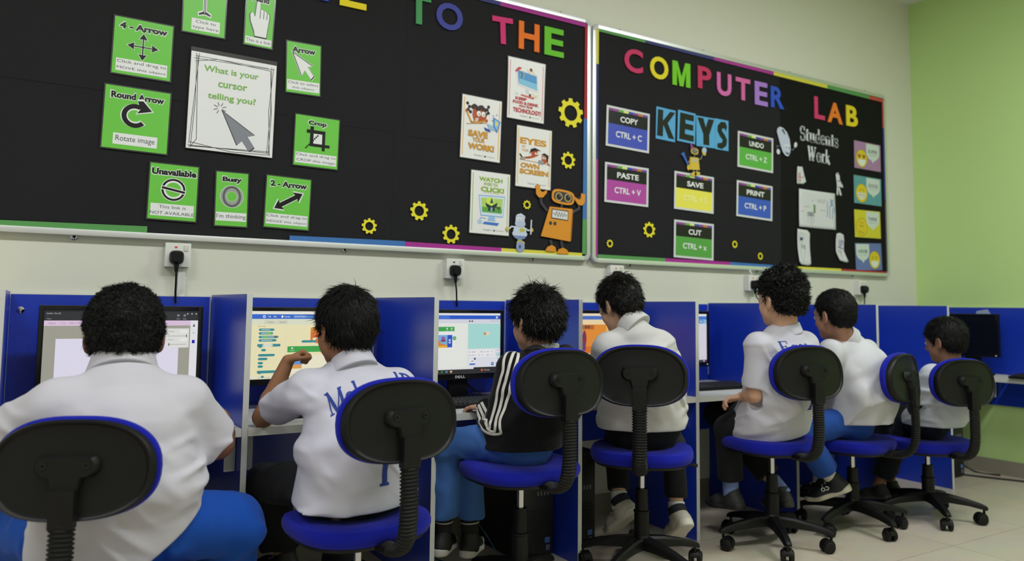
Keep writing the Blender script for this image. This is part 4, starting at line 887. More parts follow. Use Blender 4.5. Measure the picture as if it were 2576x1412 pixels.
for v, u0, u1 in ((.425, .115, .16), (.35, .09, .235), (.295, .09, .175), (.235, .09, .14), (.185, .09, .14), (.025+.01, .12, .15)): block('palette_blocks', u0, v, u1, TEAL)
a.rect('palette_blocks', .09, .085, .245, .125, TEAL); a.rect('palette_blocks', .10, .075, .12, .085, TEAL)
a.line('page_divider', [(.32, .05), (.32, .80)], .0015, (226, 220, 180))
a.poly('script_blocks', [(.53, .745), (.545, .76), (.575, .76), (.585, .74), (.625, .74), (.625, .695), (.53, .695)], YB_); a.rect('script_blocks', .53, .60, .635, .695, OB); a.rect('script_blocks', .53, .53, .55, .60, OB); a.rect('script_blocks', .575, .515, .645, .575, OB); block('script_blocks', .45, .545, .585, TEAL); a.ell('script_blocks', .59, .62, .014, .012, (176, 70, 40), 12)
a.rect('green_banner', .335, .385, .98, .475, (62, 176, 78)); a.text('banner_words', 'Tutorials', .375, .41, .04, .014, W_); a.ell('banner_words', .375, .445, .008, .008, W_, 12)
a.text('lesson_words', 'Add Code', .47, .35, .09, .022, (60, 62, 56), .02)
a.rect('lesson_card', .335, .06, .98, .335, (253, 249, 220)); a.poly('lesson_card', [(.365, .30), (.38, .32), (.41, .315), (.45, .31), (.45, .26), (.365, .26)], YB_); a.rect('lesson_card', .365, .20, .47, .26, (110, 160, 220)); a.rect('lesson_card', .365, .14, .46, .20, (240, 170, 90)); a.rect('lesson_card', .56, .085, .70, .115, OB); a.ell('lesson_card', .345, .215, .024, .024, (62, 176, 78), 18); a.line('lesson_card', [(.335, .215), (.357, .215)], .005, W_)
a.text('task_words', 'Type here to search', .145, .022, .10, .018, (110, 108, 90))
finish(a)
# 3: block coding stage
r, a = monitor(.975, MY, .704, .415, .294, 0, 'monitor of the striped jacket boy with a pale turquoise stage area', bez=.015, chin=.026)
a.rect('page', 0, 0, 1, 1, (236, 242, 238)); a.rect('title_bar', 0, .965, 1, 1, (246, 248, 250)); a.rect('menu_bar', 0, .90, 1, .965, (30, 92, 214)); a.rect('menu_bar', .0, .91, .36, .955, (70, 126, 230)); a.rect('tab_bar', 0, .835, 1, .90, (228, 230, 242))
a.ell('menu_icons', .955, .932, .012, .012, W_, 14); a.rect('stage_buttons', .60, .855, .617, .88, (40, 60, 64)); a.ell('stage_buttons#2', .64, .867, .011, .011, (110, 84, 92), 12)
for u in (.89, .925, .96): a.ell('stage_buttons#3', u, .868, .009, .009, (190, 192, 204), 8)
a.rect('script_area', 0, .10, .58, .835, (246, 250, 242)); a.rect('green_banner', 0, .70, .42, .775, (62, 176, 78)); a.ell('banner_words', .33, .745, .009, .009, W_, 10); a.ell('banner_words', .385, .745, .009, .009, W_, 10); a.text('banner_words', 'Shrink', .33, .715, .035, .014, W_); a.text('banner_words', 'Close', .385, .715, .03, .014, W_)
a.rect('lesson_card', .0, .40, .42, .70, (252, 252, 252)); a.text('lesson_words', 'Move', .21, .675, .05, .016, (90, 92, 96), .01)
a.rect('lesson_picture', .17, .43, .335, .64, (126, 190, 234)); a.poly('lesson_picture', [(.17, .43), (.17, .57), (.20, .585), (.23, .56), (.26, .50), (.335, .475), (.335, .43)], (228, 140, 66)); a.rect('lesson_picture', .17, .43, .335, .465, (246, 190, 60)); a.rect('lesson_picture', .335, .435, .395, .64, (34, 86, 210))
a.ell('lesson_picture', .285, .575, .025, .028, (172, 92, 190), 16); a.ell('lesson_picture', .285, .545, .032, .010, (150, 40, 80), 16)
for v in (.555, .515): a.rect('lesson_picture', .35, v-.013, .375, v+.013, (224, 234, 250))
a.ell('arrow_button', .42, .585, .022, .022, (62, 176, 78), 18); a.line('arrow_button', [(.41, .585), (.43, .585)], .005, W_)
a.rect('stage', .59, .405, 1, .825, (178, 234, 228)); a.ell('stage_sprite', .83, .66, .040, .024, (238, 226, 208), 18); a.ell('stage_sprite', .80, .655, .018, .016, (206, 160, 104), 12)
a.rect('sprite_panel', .59, .10, .93, .395, (238, 240, 250)); a.rect('sprite_panel', .94, .10, 1, .395, (238, 240, 250)); a.rect('sprite_panel', .595, .265, .925, .39, (250, 250, 252)); a.rect('sprite_panel', .95, .27, 1, .33, (186, 226, 228))
for u, v, wd in ((.615, .35, .02), (.66, .35, .04), (.76, .35, .03), (.80, .35, .012), (.84, .35, .02), (.89, .35, .012), (.615, .295, .02), (.65, .295, .02), (.68, .295, .012), (.73, .295, .016), (.77, .295, .012), (.84, .295, .03), (.89, .295, .012), (.97, .375, .02), (.975, .23, .03)): a.rect('panel_words', u-wd/2, v-.005, u+wd/2, v+.005, (140, 146, 160))
a.rect('sprite_thumb', .61, .135, .68, .235, (250, 250, 252)); a.rect('sprite_thumb', .61, .135, .68, .16, (50, 100, 210)); a.ell('sprite_thumb', .675, .235, .013, .013, (60, 70, 110), 12); a.line('sprite_thumb', [(.63, .19), (.645, .205), (.66, .19)], .006, (70, 76, 90))
for u in (.90, .965): a.ell('panel_buttons', u, .145, .019, .019, (44, 96, 206), 18); a.ell('panel_buttons', u, .148, .007, .007, W_, 10)
a.rect('task_bar', 0, 0, 1, .095, (44, 42, 44)); a.rect('task_bar', .13, .068, .66, .095, (244, 244, 244))
for k, c in enumerate(((250, 250, 250), (220, 140, 120), (40, 140, 80), (90, 150, 170), (236, 196, 150))): a.rect('task_icons', .15+.055*k, .02, .175+.055*k, .05, c)
a.ell('task_icons', .765, .045, .014, .014, (220, 96, 50), 14); a.text('task_words', '17C clear', .83, .045, .07, .022, (226, 226, 230))
for v in (.028, .055): a.rect('task_words', .945, v, .985, v+.013, (232, 232, 236))
finish(a)
# 4: a warm cartoon room
r, a = monitor(1.632, MY, .716, .430, .284, 0, 'monitor of the boy looking down, with an orange picture', bez=.015, chin=.022, logo=False)
a.rect('page', 0, 0, 1, 1, (253, 222, 176)); a.rect('title_bar', 0, .955, 1, 1, (255, 240, 206)); a.rect('menu_bar', 0, .885, 1, .955, (74, 116, 208)); a.rect('tab_bar', 0, .80, 1, .885, (254, 228, 180)); a.rect('stage_buttons', .34, .83, .36, .855, (70, 60, 50)); a.ell('stage_buttons#2', .39, .843, .011, .011, (150, 80, 50), 12)
a.rect('stage', .34, .25, 1, .79, (242, 150, 50)); a.rect('stage', .36, .70, .62, .78, (196, 104, 40)); a.rect('stage', .80, .40, 1, .79, (250, 196, 96)); a.rect('stage', .34, .25, 1, .38, (222, 120, 40)); a.ell('stage_picture', .48, .52, .03, .10, (150, 40, 70), 16); a.ell('stage_picture', .46, .57, .015, .03, (90, 50, 120), 12); a.rect('stage_picture', .45, .30, .50, .46, (120, 60, 110))
for u in (.40, .44, .50, .54): a.ell('stage_picture', u, .745, .016, .02, (110, 70, 40), 12)
a.ell('arrow_button', .26, .62, .024, .022, (90, 170, 70), 14); a.ell('arrow_button', .28, .47, .022, .02, (110, 150, 60), 14); a.rect('task_bar', 0, 0, 1, .06, (240, 200, 150)); finish(a)
# 5: pale page
r, a = monitor(2.215, MY, .716, .425, .285, 0, 'monitor left of the curly haired boy, only a pale strip seen', bez=.016, chin=.022, logo=False)
a.rect('page', 0, 0, 1, 1, (228, 226, 238)); a.rect('title_bar', 0, .955, 1, 1, (246, 246, 250)); a.rect('menu_bar', 0, .885, 1, .955, (64, 128, 226)); a.rect('tab_bar', 0, .80, 1, .885, (150, 196, 240)); a.ell('search_button', .90, .842, .045, .025, (60, 120, 200), 18, .7); a.rect('task_bar', 0, 0, 1, .05, (60, 62, 76)); a.ell('task_icons', .95, .025, .012, .012, (236, 200, 210), 12); a.line('panel_words', [(.82, .10), (.98, .10)], .004, (196, 196, 208)); finish(a)
# the switched-off one on the green-wall desk, seen from the front
r, a = monitor(4.42, -.475, .735, .33, .265, -PI/2+.02, 'dark switched off monitor on the desk by the green wall', bez=.014, chin=.02, logo=False, on=False)

# keyboards
def keyboard(x, y, rz, label):
    r = empty('keyboard', (x, y, ZD+.0005), (0, 0, rz)); W, D = .40, .125
    MB().add([(-W/2, -D/2, 0), (W/2, -D/2, 0), (W/2, D/2, 0), (-W/2, D/2, 0), (-W/2, -D/2, .012), (W/2, -D/2, .012), (W/2, D/2, .022), (-W/2, D/2, .022)], [(0, 3, 2, 1), (4, 5, 6, 7), (0, 1, 5, 4), (1, 2, 6, 5), (2, 3, 7, 6), (3, 0, 4, 7)]).build('case', BLACKPL, r)
    k = MB()
    for row in range(6):
        v = -D/2+.012+row*.0185; z = .012+(v+D/2)/D*.010
        for c in range(20):
            u = -W/2+.010+c*.0191
            if row == 0 and 4 <= c <= 8:
                if c == 4: u1 = u+.0191*5-.003
                else: continue
            else: u1 = u+.016
            b = .0018
            k.add([(u, v, z), (u1, v, z), (u1, v+.0155, z+.001), (u, v+.0155, z+.001), (u+b, v+b, z+.007), (u1-b, v+b, z+.007), (u1-b, v+.0155-b, z+.0078), (u+b, v+.0155-b, z+.0078)], [(4, 5, 6, 7), (0, 1, 5, 4), (1, 2, 6, 5), (2, 3, 7, 6), (3, 0, 4, 7)])
    o = k.build('keys', mat('key_black', (34, 34, 36), .5), r)
    tag(r, label, 'keyboard', 'black keyboards')
keyboard(-.33, -.42, 0, 'black keyboard in front of the big boy')
keyboard(.31, -.40, 0, 'black keyboard beside the elbow of the boy with hand at mouth')
keyboard(.985, -.42, 0, 'black keyboard at the hand of the striped jacket boy')
keyboard(1.65, -.40, 0, 'black keyboard in front of the boy looking down')
keyboard(2.26, -.38, -.05, 'black keyboard on the desk left of the curly haired boy')
keyboard(3.62, -.40, 0, 'black keyboard in front of the small boy')
keyboard(4.395, -.93, -PI/2, 'black keyboard on the desk by the green wall')

# computers under the desks
def tower(x, y, label, rz=0.0):
    r = empty('computer_tower', (x, y, 0), (0, 0, rz)); W, D, H = .175, .42, .405
    dk = mat('tower_black', (24, 25, 27), .45, bump=(300, .1))
    MB().box(-W/2, W/2, .012, D, .008, H, .004).build('case', dk, r, True)
    MB().box(-W/2, W/2, 0, .012, .008, H, .004).build('front_panel', mat('tower_front', (30, 31, 33), .5), r, True)
    g = MB()
    for i in range(11):
        for j in range(12): 
            u = -W/2+.014+i*.0146+(.0073 if j % 2 else 0); v = .02+j*.0152
            if u < W/2-.012: g.box(u-.0052, u+.0052, -.0012, .0002, v-.0055, v+.0055)
    g.build('grille', mat('grille_black', (15, 16, 17), .6), r)
    MB().box(-W/2+.02, W/2-.02, -.001, .0002, .345, .385).build('disc_drive', dk, r)
    p = MB()
    for k in range(4): p.box(.01+k*.016, .016+k*.016, -.0012, .0002, .245, .262)
    p.build('ports', mat('port_grey', (120, 122, 126), .4), r)
    for k, (v, c) in enumerate(((.065, (84, 116, 190)), (.035, (96, 108, 136)))):
        MB().box(W/2-.040+k*.006, W/2-.016, -.0013, .0002, v-.011, v+.011).build('sticker', mat('sticker_%d' % k, c, .3), r)
    MB().box(-W/2+.01, W/2-.01, .02, D-.02, 0, .008).build('feet', RUBBER, r)
    tag(r, label, 'computer', 'black computer towers under the desks')
tower(1.205, -.44, 'black computer tower under the desk of the striped jacket boy')
tower(1.422, -.44, 'black computer tower under the desk of the boy looking down')
tower(3.38, -.455, 'black computer tower under the desk of the small boy')
tower(4.27, -.44, 'black computer tower in the corner, by the last partition')

def cable(name, pts, r_, c, label):
    P = [Vector(p) for p in pts]; out = []
    for i in range(len(P)-1):
        p0, p1, p2, p3 = P[max(i-1, 0)], P[i], P[i+1], P[min(i+2, len(P)-1)]
        for k in range(8):
            t = k/8; out.append(.5*((2*p1)+(p2-p0)*t+(2*p0-5*p1+4*p2-p3)*t*t+(3*p1-p0-3*p2+p3)*t**3))
    out.append(P[-1]); o = MB().tube(out, r_, 8).build(name, mat('cable_%02x%02x%02x' % c, c, .5), None, True); tag(o, label, 'cable'); return o
cable('network_cable', [(.80, -.10, .03), (.86, -.30, .004), (.97, -.46, .004), (1.05, -.42, .004), (1.07, -.30, .06), (1.05, -.14, .16), (1.03, -.04, .26)], .003, (70, 120, 150), 'thin blue network cable on the floor behind the striped jacket boy\'s feet')
cable('power_cable', [(4.36, -.30, .03), (4.38, -.40, .006), (4.44, -.56, .006), (4.52, -.74, .006), (4.56, -.95, .01), (4.58, -1.1, .12)], .006, (26, 26, 28), 'black cable looping on the floor along the green wall')
cable('power_cable', [(4.40, -.16, .42), (4.44, -.20, .25), (4.50, -.28, .10), (4.54, -.40, .008), (4.56, -.55, .008)], .005, (26, 26, 28), 'black cable hanging down under the green wall desk')
cable('monitor_cable', [(.985, -.15, .80), (1.02, -.10, .74), (1.05, -.12, .68), (1.10, -.16, .635), (1.16, -.2, .63)], .004, (24, 24, 26), 'black cable behind the stand of the striped jacket boy\'s monitor')
o = MB().add([(0, -.055, 0), (0, .05, 0), (0, .04, .032), (0, -.028, .045), (.002, -.055, 0), (.002, .05, 0), (.002, .04, .032), (.002, -.028, .045)], [(0, 1, 2, 3), (7, 6, 5, 4), (0, 4, 5, 1), (1, 5, 6, 2), (2, 6, 7, 3), (3, 7, 4, 0)]).build('paper_note', mat('pale_note', (160, 174, 204), .6))
o.location = (XR-.0235, -.455, .985); tag(o, 'small pale paper note stuck on the far right blue panel', 'paper')

o = MB().prism([[(-.014, .0), (.002, .004), (.016, -.030), (.006, -.022)]], 0, .0007).build('paper_scrap', mat('white_paper', (214, 218, 226), .7))
o.location = (2.935, -.034, 1.238); o.rotation_euler = (PI/2, 0, 0); tag(o, 'small white paper scrap peeling off below the right board', 'paper')

# ------------------------------------------------------------------ swivel chairs (origin on the floor under the seat, facing +y)
def make_chair():
    r = empty('swivel_chair')
    SH = .455
    # five-star base
    MB().lathe([(.036, .085), (.036, .125), (.030, .135), (.028, .138)], n=24).build('hub', BLACKPL, r, True)
    for k in range(5):
        a = 2*PI*k/5+.5; d = Vector((math.cos(a), math.sin(a), 0)); n = Vector((-d.y, d.x, 0)); rg = []
        for t, hw, zt, zb in ((.02, .026, .132, .088), (.09, .022, .126, .088), (.17, .018, .110, .082), (.225, .016, .095, .072), (.245, .015, .086, .068), (.252, .011, .080, .070)):
            c = d*t; rg.append([(c-n*hw+Vector((0, 0, zb)))[:], (c+n*hw+Vector((0, 0, zb)))[:], (c+n*hw*.95+Vector((0, 0, zt-.008)))[:], (c+n*hw*.6+Vector((0, 0, zt)))[:], (c-n*hw*.6+Vector((0, 0, zt)))[:], (c-n*hw*.95+Vector((0, 0, zt-.008)))[:]])
        MB().rings(rg).build('leg', BLACKPL, r, True)
        c = d*.235; ca = a+.9+k*.7; cx = Vector((math.cos(ca), math.sin(ca), 0)); M = Matrix.Translation(c) @ Matrix.Rotation(ca, 4, 'Z')
        hood = MB(); rg = []
        for j in range(9):
            t = PI*j/8; rg.append([(.018+.0285*math.cos(t), -.016, .029+.0285*math.sin(t)), (.018+.0285*math.cos(t), .016, .029+.0285*math.sin(t)), (.018+.022*math.cos(t), .016, .029+.022*math.sin(t)), (.018+.022*math.cos(t), -.016, .029+.022*math.sin(t))])
        hood.rings(rg); hood.lathe([(.006, .05), (.006, .078), (.012, .078), (.012, .082)], n=12); hood.xf(M)
        h = hood.build('caster', BLACKPL, r, True)
        for s_ in (-1, 1):
            wm = MB(); prof = [(.0, -.0095), (.019, -.0095), (.0245, -.006), (.025, 0), (.0245, .006), (.019, .0095), (0.0005, .0095)]
            wm.lathe([(max(q[0], .0005), q[1]) for q in prof], n=20); wm.xf(M @ Matrix.Translation((.018, s_*.0165, .025)) @ Matrix.Rotation(PI/2, 4, 'X')); wm.build('wheel', RUBBER, h, True)
    MB().lathe([(.029, .13), (.029, .215), (.032, .217), (.032, .222), (.026, .225), (.024, .29), (.0245, .292), (.0235, .30)], n=24).build('column_sleeve', BLACKPL, r, True)
    MB().lathe([(.0125, .29), (.0125, .40)], n=20).build('gas_lift', CHROME, r, True)
    MB().box(-.075, .075, -.10, .09, .395, .413, .006).box(-.03, .03, -.03, .03, .375, .40, .006).box(-.03, .03, -.20, -.05, .392, .408, .004).build('seat_plate', BLACKPL, r, True)
    MB().tube([(.05, 0, .395), (.12, .01, .393), (.19, .02, .388), (.215, .022, .384)], [.004, .004, .005, .007], 8).build('height_lever', BLACKPL, r, True)
    # seat: cushion and pan
    def seat_rings(prof, a, b, n=2.9):
        rg = []
        for s_, z in prof: rg.append([(x*s_, y*s_*1.0+.01, z-.012*max(0, (y-.08)/.12)**2-.004*math.cos(x*7)) for x, y in selc(n, a, b, 56)])
        return rg
    MB().rings(seat_rings([(.90, SH-.052), (.965, SH-.045), (1.0, SH-.030), (1.0, SH-.016), (.97, SH-.004), (.90, SH+.002), (.75, SH+.002), (.5, SH-.002), (.2, SH-.005), (.01, SH-.006)], .199, .187)).build('seat_cushion', BLUEFAB, r, True)
    MB().rings(seat_rings([(.3, SH-.066), (.80, SH-.064), (.90, SH-.060), (.935, SH-.050), (.92, SH-.046)], .199, .187)).build('seat_pan', BLACKPL, r, True)
    # bent back bar inside ribbed bellows
    ctrl = [(0, -.10, .400), (0, -.165, .398), (0, -.215, .400), (0, -.252, .415), (0, -.276, .445), (0, -.286, .49), (0, -.288, .55), (0, -.286, .62), (0, -.284, .655)]
    P = [Vector(c) for c in ctrl]; out = []
    for i in range(len(P)-1):
        p0, p1, p2, p3 = P[max(i-1, 0)], P[i], P[i+1], P[min(i+2, len(P)-1)]
        for k in range(10):
            t = k/10; out.append(.5*((2*p1)+(p2-p0)*t+(2*p0-5*p1+4*p2-p3)*t*t+(3*p1-p0-3*p2+p3)*t**3))
    out.append(P[-1])
    # resample evenly: rib pitch 7 mm
    L = [0]
    for a, b in zip(out[:-1], out[1:]): L.append(L[-1]+(b-a).length)
    N = int(L[-1]/.0024); path = []; rad = []
    j = 0
    for k in range(N+1):
        t = L[-1]*k/N
        while j < len(L)-2 and L[j+1] < t: j += 1
        u = (t-L[j])/max(L[j+1]-L[j], 1e-6); path.append(out[j].lerp(out[j+1], min(u, 1))); rad.append(.0225+(.0024 if k % 4 < 2 else -.0016))
    MB().tube(path, rad, 16, flat=(1.12, .72), up=(0, 0, 1)).build('bellows', RUBBER, r, True)
    # backrest: rounded shell with a raised rim, blue cushion in front
    b = empty('backrest', (0, -.262, .747), (math.radians(-6), 0, 0)); b.parent = r
    def out_(s_, n=2.8):
        pts = []
        for x, z in selc(n, .172, .108, 64):
            k = 1-.12*max(0, z/.108)**1.5 if z > 0 else 1-.06*(-z/.108)**2      # top a little narrower
            pts.append((x*k*s_, z*s_))
        return pts
    def bend(x, y, z): return (x, y+.9*x*x+.25*z*z, z)
    def back_rings(prof): return [[bend(x, y, z) for x, z in out_(s_)] for s_, y in prof]
    bs_ = MB().rings([q[::-1] for q in back_rings([(1.0, .012), (1.005, 0), (.995, -.010), (.965, -.015), (.93, -.013), (.905, -.008), (.88, -.007), (.5, -.008), (.02, -.008)])], True, True).build('back_shell', BLACKPL, r, True)
    bs_.location = b.location; bs_.rotation_euler = b.rotation_euler
    bc = MB().rings(back_rings([(.985, .009), (1.035, .013), (1.045, .022), (1.02, .033), (.93, .040), (.7, .042), (.3, .038), (.02, .037)])).build('back_cushion', BLUEFAB, r, True)
    bc.location = b.location + Vector((0, 0, .0035)); bc.rotation_euler = b.rotation_euler
    # mounting bracket with two screws, and the slide below it
    k = MB(); pl = [(-.064, .018), (-.056, .030), (-.02, .032), (.02, .032), (.056, .030), (.064, .018), (.064, .0), (.052, -.012), (.034, -.016), (.028, -.040), (.022, -.048), (-.022, -.048), (-.028, -.040), (-.034, -.016), (-.052, -.012), (-.064, .0)]
    rg = [[(x*s_, y, z*s_) for x, z in pl] for y, s_ in ((-.006, 1.05), (-.020, 1.0), (-.027, .90))]
    br_ = k.rings(rg).build('bracket', BLACKPL, r, True); br_.location = b.location; br_.rotation_euler = b.rotation_euler
    for sx in (-1, 1):
        s_ = MB().lathe([(.0075, 0), (.0075, -.003), (.004, -.003), (.003, .002), (.0005, .002)][::-1], n=12).xf(Matrix.Translation((sx*.043, -.0265, .012)) @ Matrix.Rotation(-PI/2, 4, 'X')).build('screw', BLACKGL, br_, True)
    MB().box(-.026, .026, -.302, -.272, .628, .712, .006).build('back_slide', BLACKPL, r, True)
    bpy.data.objects.remove(b)
    return r
chair0 = make_chair()
CHAIRS = [  # x, y, facing (degrees clockwise from the wall's normal), seat height offset, label
    (-.388, -.925, 22, -.10, 'blue and black swivel chair of the big boy, cut by the left edge'),
    (.262, -.95, -6, -.04, 'blue and black swivel chair under the boy with his hand at his mouth'),
    (.915, -.79, -1, .02, 'blue and black swivel chair under the boy in the striped jacket'),
    (1.485, -.77, 42, .02, 'blue and black swivel chair seen straight from behind, boy looking down'),
    (2.185, -.81, 10, .01, 'blue and black swivel chair under the curly haired boy'),
    (2.74, -.81, -13, -.035, 'blue and black swivel chair turned sideways, under the boy in the creased shirt'),
    (3.22, -.89, 15, -.065, 'blue and black swivel chair under the small boy at the far right'),
]
LOW = ('hub', 'leg', 'caster', 'column_sleeve', 'gas_lift')
for k, (x, y, a, dz, lb) in enumerate(CHAIRS):
    o = copy_tree(chair0)
    o.location = (x, y, 0); o.rotation_euler = (0, 0, -math.radians(a)); tag(o, lb, 'chair', 'blue swivel chairs at the carrels')
    for c in children(o):
        n = c.name.split('.')[0]
        if n not in LOW: c.location.z += dz
        elif n in ('column_sleeve', 'gas_lift'):
            sz = (.27+dz)/.27; c.scale.z = sz; c.location.z = .13*(1-sz)
def drop(o):
    for c in children(o): drop(c)
    bpy.data.objects.remove(o)
drop(chair0)

# ------------------------------------------------------------------ people: smooth implicit bodies turned into meshes
A3 = lambda p: np.array(p, float)
def nrm(v): v = A3(v); return v/np.linalg.norm(v)
def smin(a, b, k):
    if a is None: return b
    h = np.maximum(k-np.abs(a-b), 0)/k; return np.minimum(a, b)-h*h*k*.25
def smax(a, b, k): return -smin(-a, -b, k)
def cap(P, a, b, ra, rb):
    a, b = A3(a), A3(b); ab = b-a; t = np.clip((P-a) @ ab/max(ab @ ab, 1e-12), 0, 1)
    return np.linalg.norm(P-a-t[:, None]*ab, axis=1)-(ra+(rb-ra)*t)
def ell(P, c, r, R=None):
    q = P-A3(c)
    if R is not None: q = q @ R
    r = A3(r); k0 = np.linalg.norm(q/r, axis=1); k1 = np.linalg.norm(q/(r*r), axis=1)
    return k0*(k0-1)/np.maximum(k1, 1e-9)
def econe(P, a, b, la, lb, ra, rb):
    """elliptic cone: half widths ra=(across, deep) at a, rb at b; la/lb = direction of 'across'"""
    a, b = A3(a), A3(b); ab = b-a; L = np.linalg.norm(ab); ax = ab/L
    h = (P-a) @ ax; t = np.clip(h/L, 0, 1)[:, None]; q = P-a-t*ab
    lat = A3(la)*(1-t)+A3(lb)*t; lat -= (lat @ ax)[:, None]*ax; lat /= np.linalg.norm(lat, axis=1)[:, None]
    fw = np.cross(ax, lat); u = (q*lat).sum(1); v = (q*fw).sum(1); w_ = q @ ax; t = t[:, 0]
    A = ra[0]+(rb[0]-ra[0])*t; B = ra[1]+(rb[1]-ra[1])*t; Cc = np.minimum(A, B)
    return (np.sqrt((u/A)**2+(v/B)**2+(w_/Cc)**2)-1)*Cc
RNG = np.random.RandomState(5); LAT = RNG.rand(32, 32, 32)
def vnoise(P):
    i = np.floor(P).astype(int); f = P-i; f = f*f*(3-2*f); out = 0
    for dx in (0, 1):
        for dy in (0, 1):
            for dz in (0, 1):
                w_ = (f[:, 0] if dx else 1-f[:, 0])*(f[:, 1] if dy else 1-f[:, 1])*(f[:, 2] if dz else 1-f[:, 2])
                out = out+w_*LAT[(i[:, 0]+dx) % 32, (i[:, 1]+dy) % 32, (i[:, 2]+dz) % 32]
    return out
def folds(P, amp, seed, sc=(8, 8, 26), turn=0.3):
    """creases: thin ridges of a stretched noise, in two directions"""
    out = 0
    for k, (tn, w_, fr) in enumerate(((turn, .62, 1.0), (-turn*1.6-.3, .42, 1.35))):
        c, s_ = math.cos(tn), math.sin(tn)
        Q = np.stack([P[:, 0]*c+P[:, 2]*s_, P[:, 1], -P[:, 0]*s_+P[:, 2]*c], 1)*A3(sc)*.62*fr+seed*3.1+k*9.7
        Q = Q+.55*(vnoise(Q*.5+7)[:, None]-.5)
        r = np.clip(1-np.abs(2*vnoise(Q)-1)*1.9, 0, 1); mk = np.clip(vnoise(P*6+seed*1.7+k*5)*2.2-.55, 0, 1)
        out = out+w_*(r*r*(3-2*r)*mk*1.35-.12)
    return amp*(out+.30*(vnoise(P*11+seed)-.5))
def polygonise(f, lo, hi, h):
    lo = A3(lo); n = np.ceil((A3(hi)-lo)/h/4).astype(int)*4+4; nc = n//4
    g = [lo[k]+(np.arange(nc[k])*4+1.5)*h for k in range(3)]
    C = np.stack(np.meshgrid(*g, indexing='ij'), -1).reshape(-1, 3); dc = np.concatenate([f(c) for c in np.array_split(C, max(1, len(C)//200000))]).reshape(nc)
    D = np.repeat(np.repeat(np.repeat(dc, 4, 0), 4, 1), 4, 2).astype(np.float32)
    act = np.argwhere(np.abs(dc) < 4*h*1.75)
    if len(act):
        off = np.stack(np.meshgrid(range(4), range(4), range(4), indexing='ij'), -1).reshape(-1, 3)
        for ch in np.array_split(act, max(1, len(act)//4000)):
            idx = (ch[:, None, :]*4+off[None]).reshape(-1, 3); D[idx[:, 0], idx[:, 1], idx[:, 2]] = f(lo+idx*h)
    s_ = D < 0
    v = [(i, j, k) for i in (0, 1) for j in (0, 1) for k in (0, 1)]
    sl = lambda o: tuple(slice(o[k], D.shape[k]-1+o[k]) for k in range(3))
    cnt = sum(s_[sl(o)].astype(np.int8) for o in v); cells = np.argwhere((cnt > 0) & (cnt < 8))
    ids = np.full(tuple(x-1 for x in D.shape), -1, np.int32); ids[cells[:, 0], cells[:, 1], cells[:, 2]] = np.arange(len(cells))
    acc = np.zeros((len(cells), 3)); num = np.zeros(len(cells))
    for a in range(8):
        for b in range(a+1, 8):
            d = [abs(v[a][k]-v[b][k]) for k in range(3)]
            if sum(d) != 1: continue
            da = D[cells[:, 0]+v[a][0], cells[:, 1]+v[a][1], cells[:, 2]+v[a][2]]; db = D[cells[:, 0]+v[b][0], cells[:, 1]+v[b][1], cells[:, 2]+v[b][2]]
            m = (da < 0) != (db < 0); t = np.where(m, da/np.where(m, da-db, 1), 0)
            p = A3(v[a])+t[:, None]*(A3(v[b])-A3(v[a])); acc[m] += p[m]; num[m] += 1
    V = lo+(cells+acc/num[:, None])*h; F = []
    for ax in range(3):
        u, w_ = [(1, 2), (2, 0), (0, 1)][ax]
        a = [slice(1, -1)]*3; a[ax] = slice(0, -1); b = [slice(1, -1)]*3; b[ax] = slice(1, None)
        sa, sb = s_[tuple(a)], s_[tuple(b)]; e = np.argwhere(sa != sb)
        if not len(e): continue
        ins = sa[e[:, 0], e[:, 1], e[:, 2]]; base = e.copy()
        for k in range(3):
            if k != ax: base[:, k] += 1
        def cid(du, dw):
            q = base.copy(); q[:, u] -= du; q[:, w_] -= dw; return ids[q[:, 0], q[:, 1], q[:, 2]]
        q = np.stack([cid(1, 1), cid(0, 1), cid(0, 0), cid(1, 0)], 1); q[~ins] = q[~ins][:, ::-1]; F.append(q)
    F = np.concatenate(F); return V, F[(F >= 0).all(1)]
def solid(name, f, lo, hi, h, m, parent=None, relax=1, keep=True):
    V, F = polygonise(f, lo, hi, h)
    for _ in range(relax):
        S_ = np.zeros_like(V); c = np.zeros(len(V))
        for k in range(4):
            for d in (1, 3): np.add.at(S_, F[:, k], V[F[:, (k+d) % 4]]); np.add.at(c, F[:, k], 1)
        V = V*.5+.5*S_/np.maximum(c, 1)[:, None]
    # keep only the largest connected piece
    if keep:
        lab = np.arange(len(V))
        while True:
            mn = lab[F].min(1); new = lab.copy(); np.minimum.at(new, F.ravel(), np.repeat(mn, 4)); new = new[new]
            if (new == lab).all(): break
            lab = new
        big = np.bincount(lab).argmax(); F = F[lab[F[:, 0]] == big]; used = np.unique(F); mp_ = np.full(len(V), -1); mp_[used] = np.arange(len(used)); V = V[used]; F = mp_[F]
    me = bpy.data.meshes.new(name); me.vertices.add(len(V)); me.vertices.foreach_set('co', V.astype(np.float32).ravel())
    me.loops.add(F.size); me.loops.foreach_set('vertex_index', F.astype(np.int32).ravel()); me.polygons.add(len(F))
    me.polygons.foreach_set('loop_start', np.arange(0, F.size, 4, dtype=np.int32)); me.polygons.foreach_set('use_smooth', np.ones(len(F), bool))
    me.update(calc_edges=True); me.validate(); me.materials.append(m)
    o = bpy.data.objects.new(name, me); COL.objects.link(o)
    if parent: o.parent = parent
    return o
def march(f, p, d, far=.4):
    """from p along d to the surface (vectorised)"""
    p = p.copy(); t = np.zeros(len(p))
    for _ in range(40):
        s_ = f(p+t[:, None]*d); t += s_*.8
    return p+t[:, None]*d
def grad(f, p, e=.004):
    g = np.stack([f(p+A3(q)*e)-f(p-A3(q)*e) for q in np.eye(3)], 1); return g/np.maximum(np.linalg.norm(g, axis=1), 1e-9)[:, None]

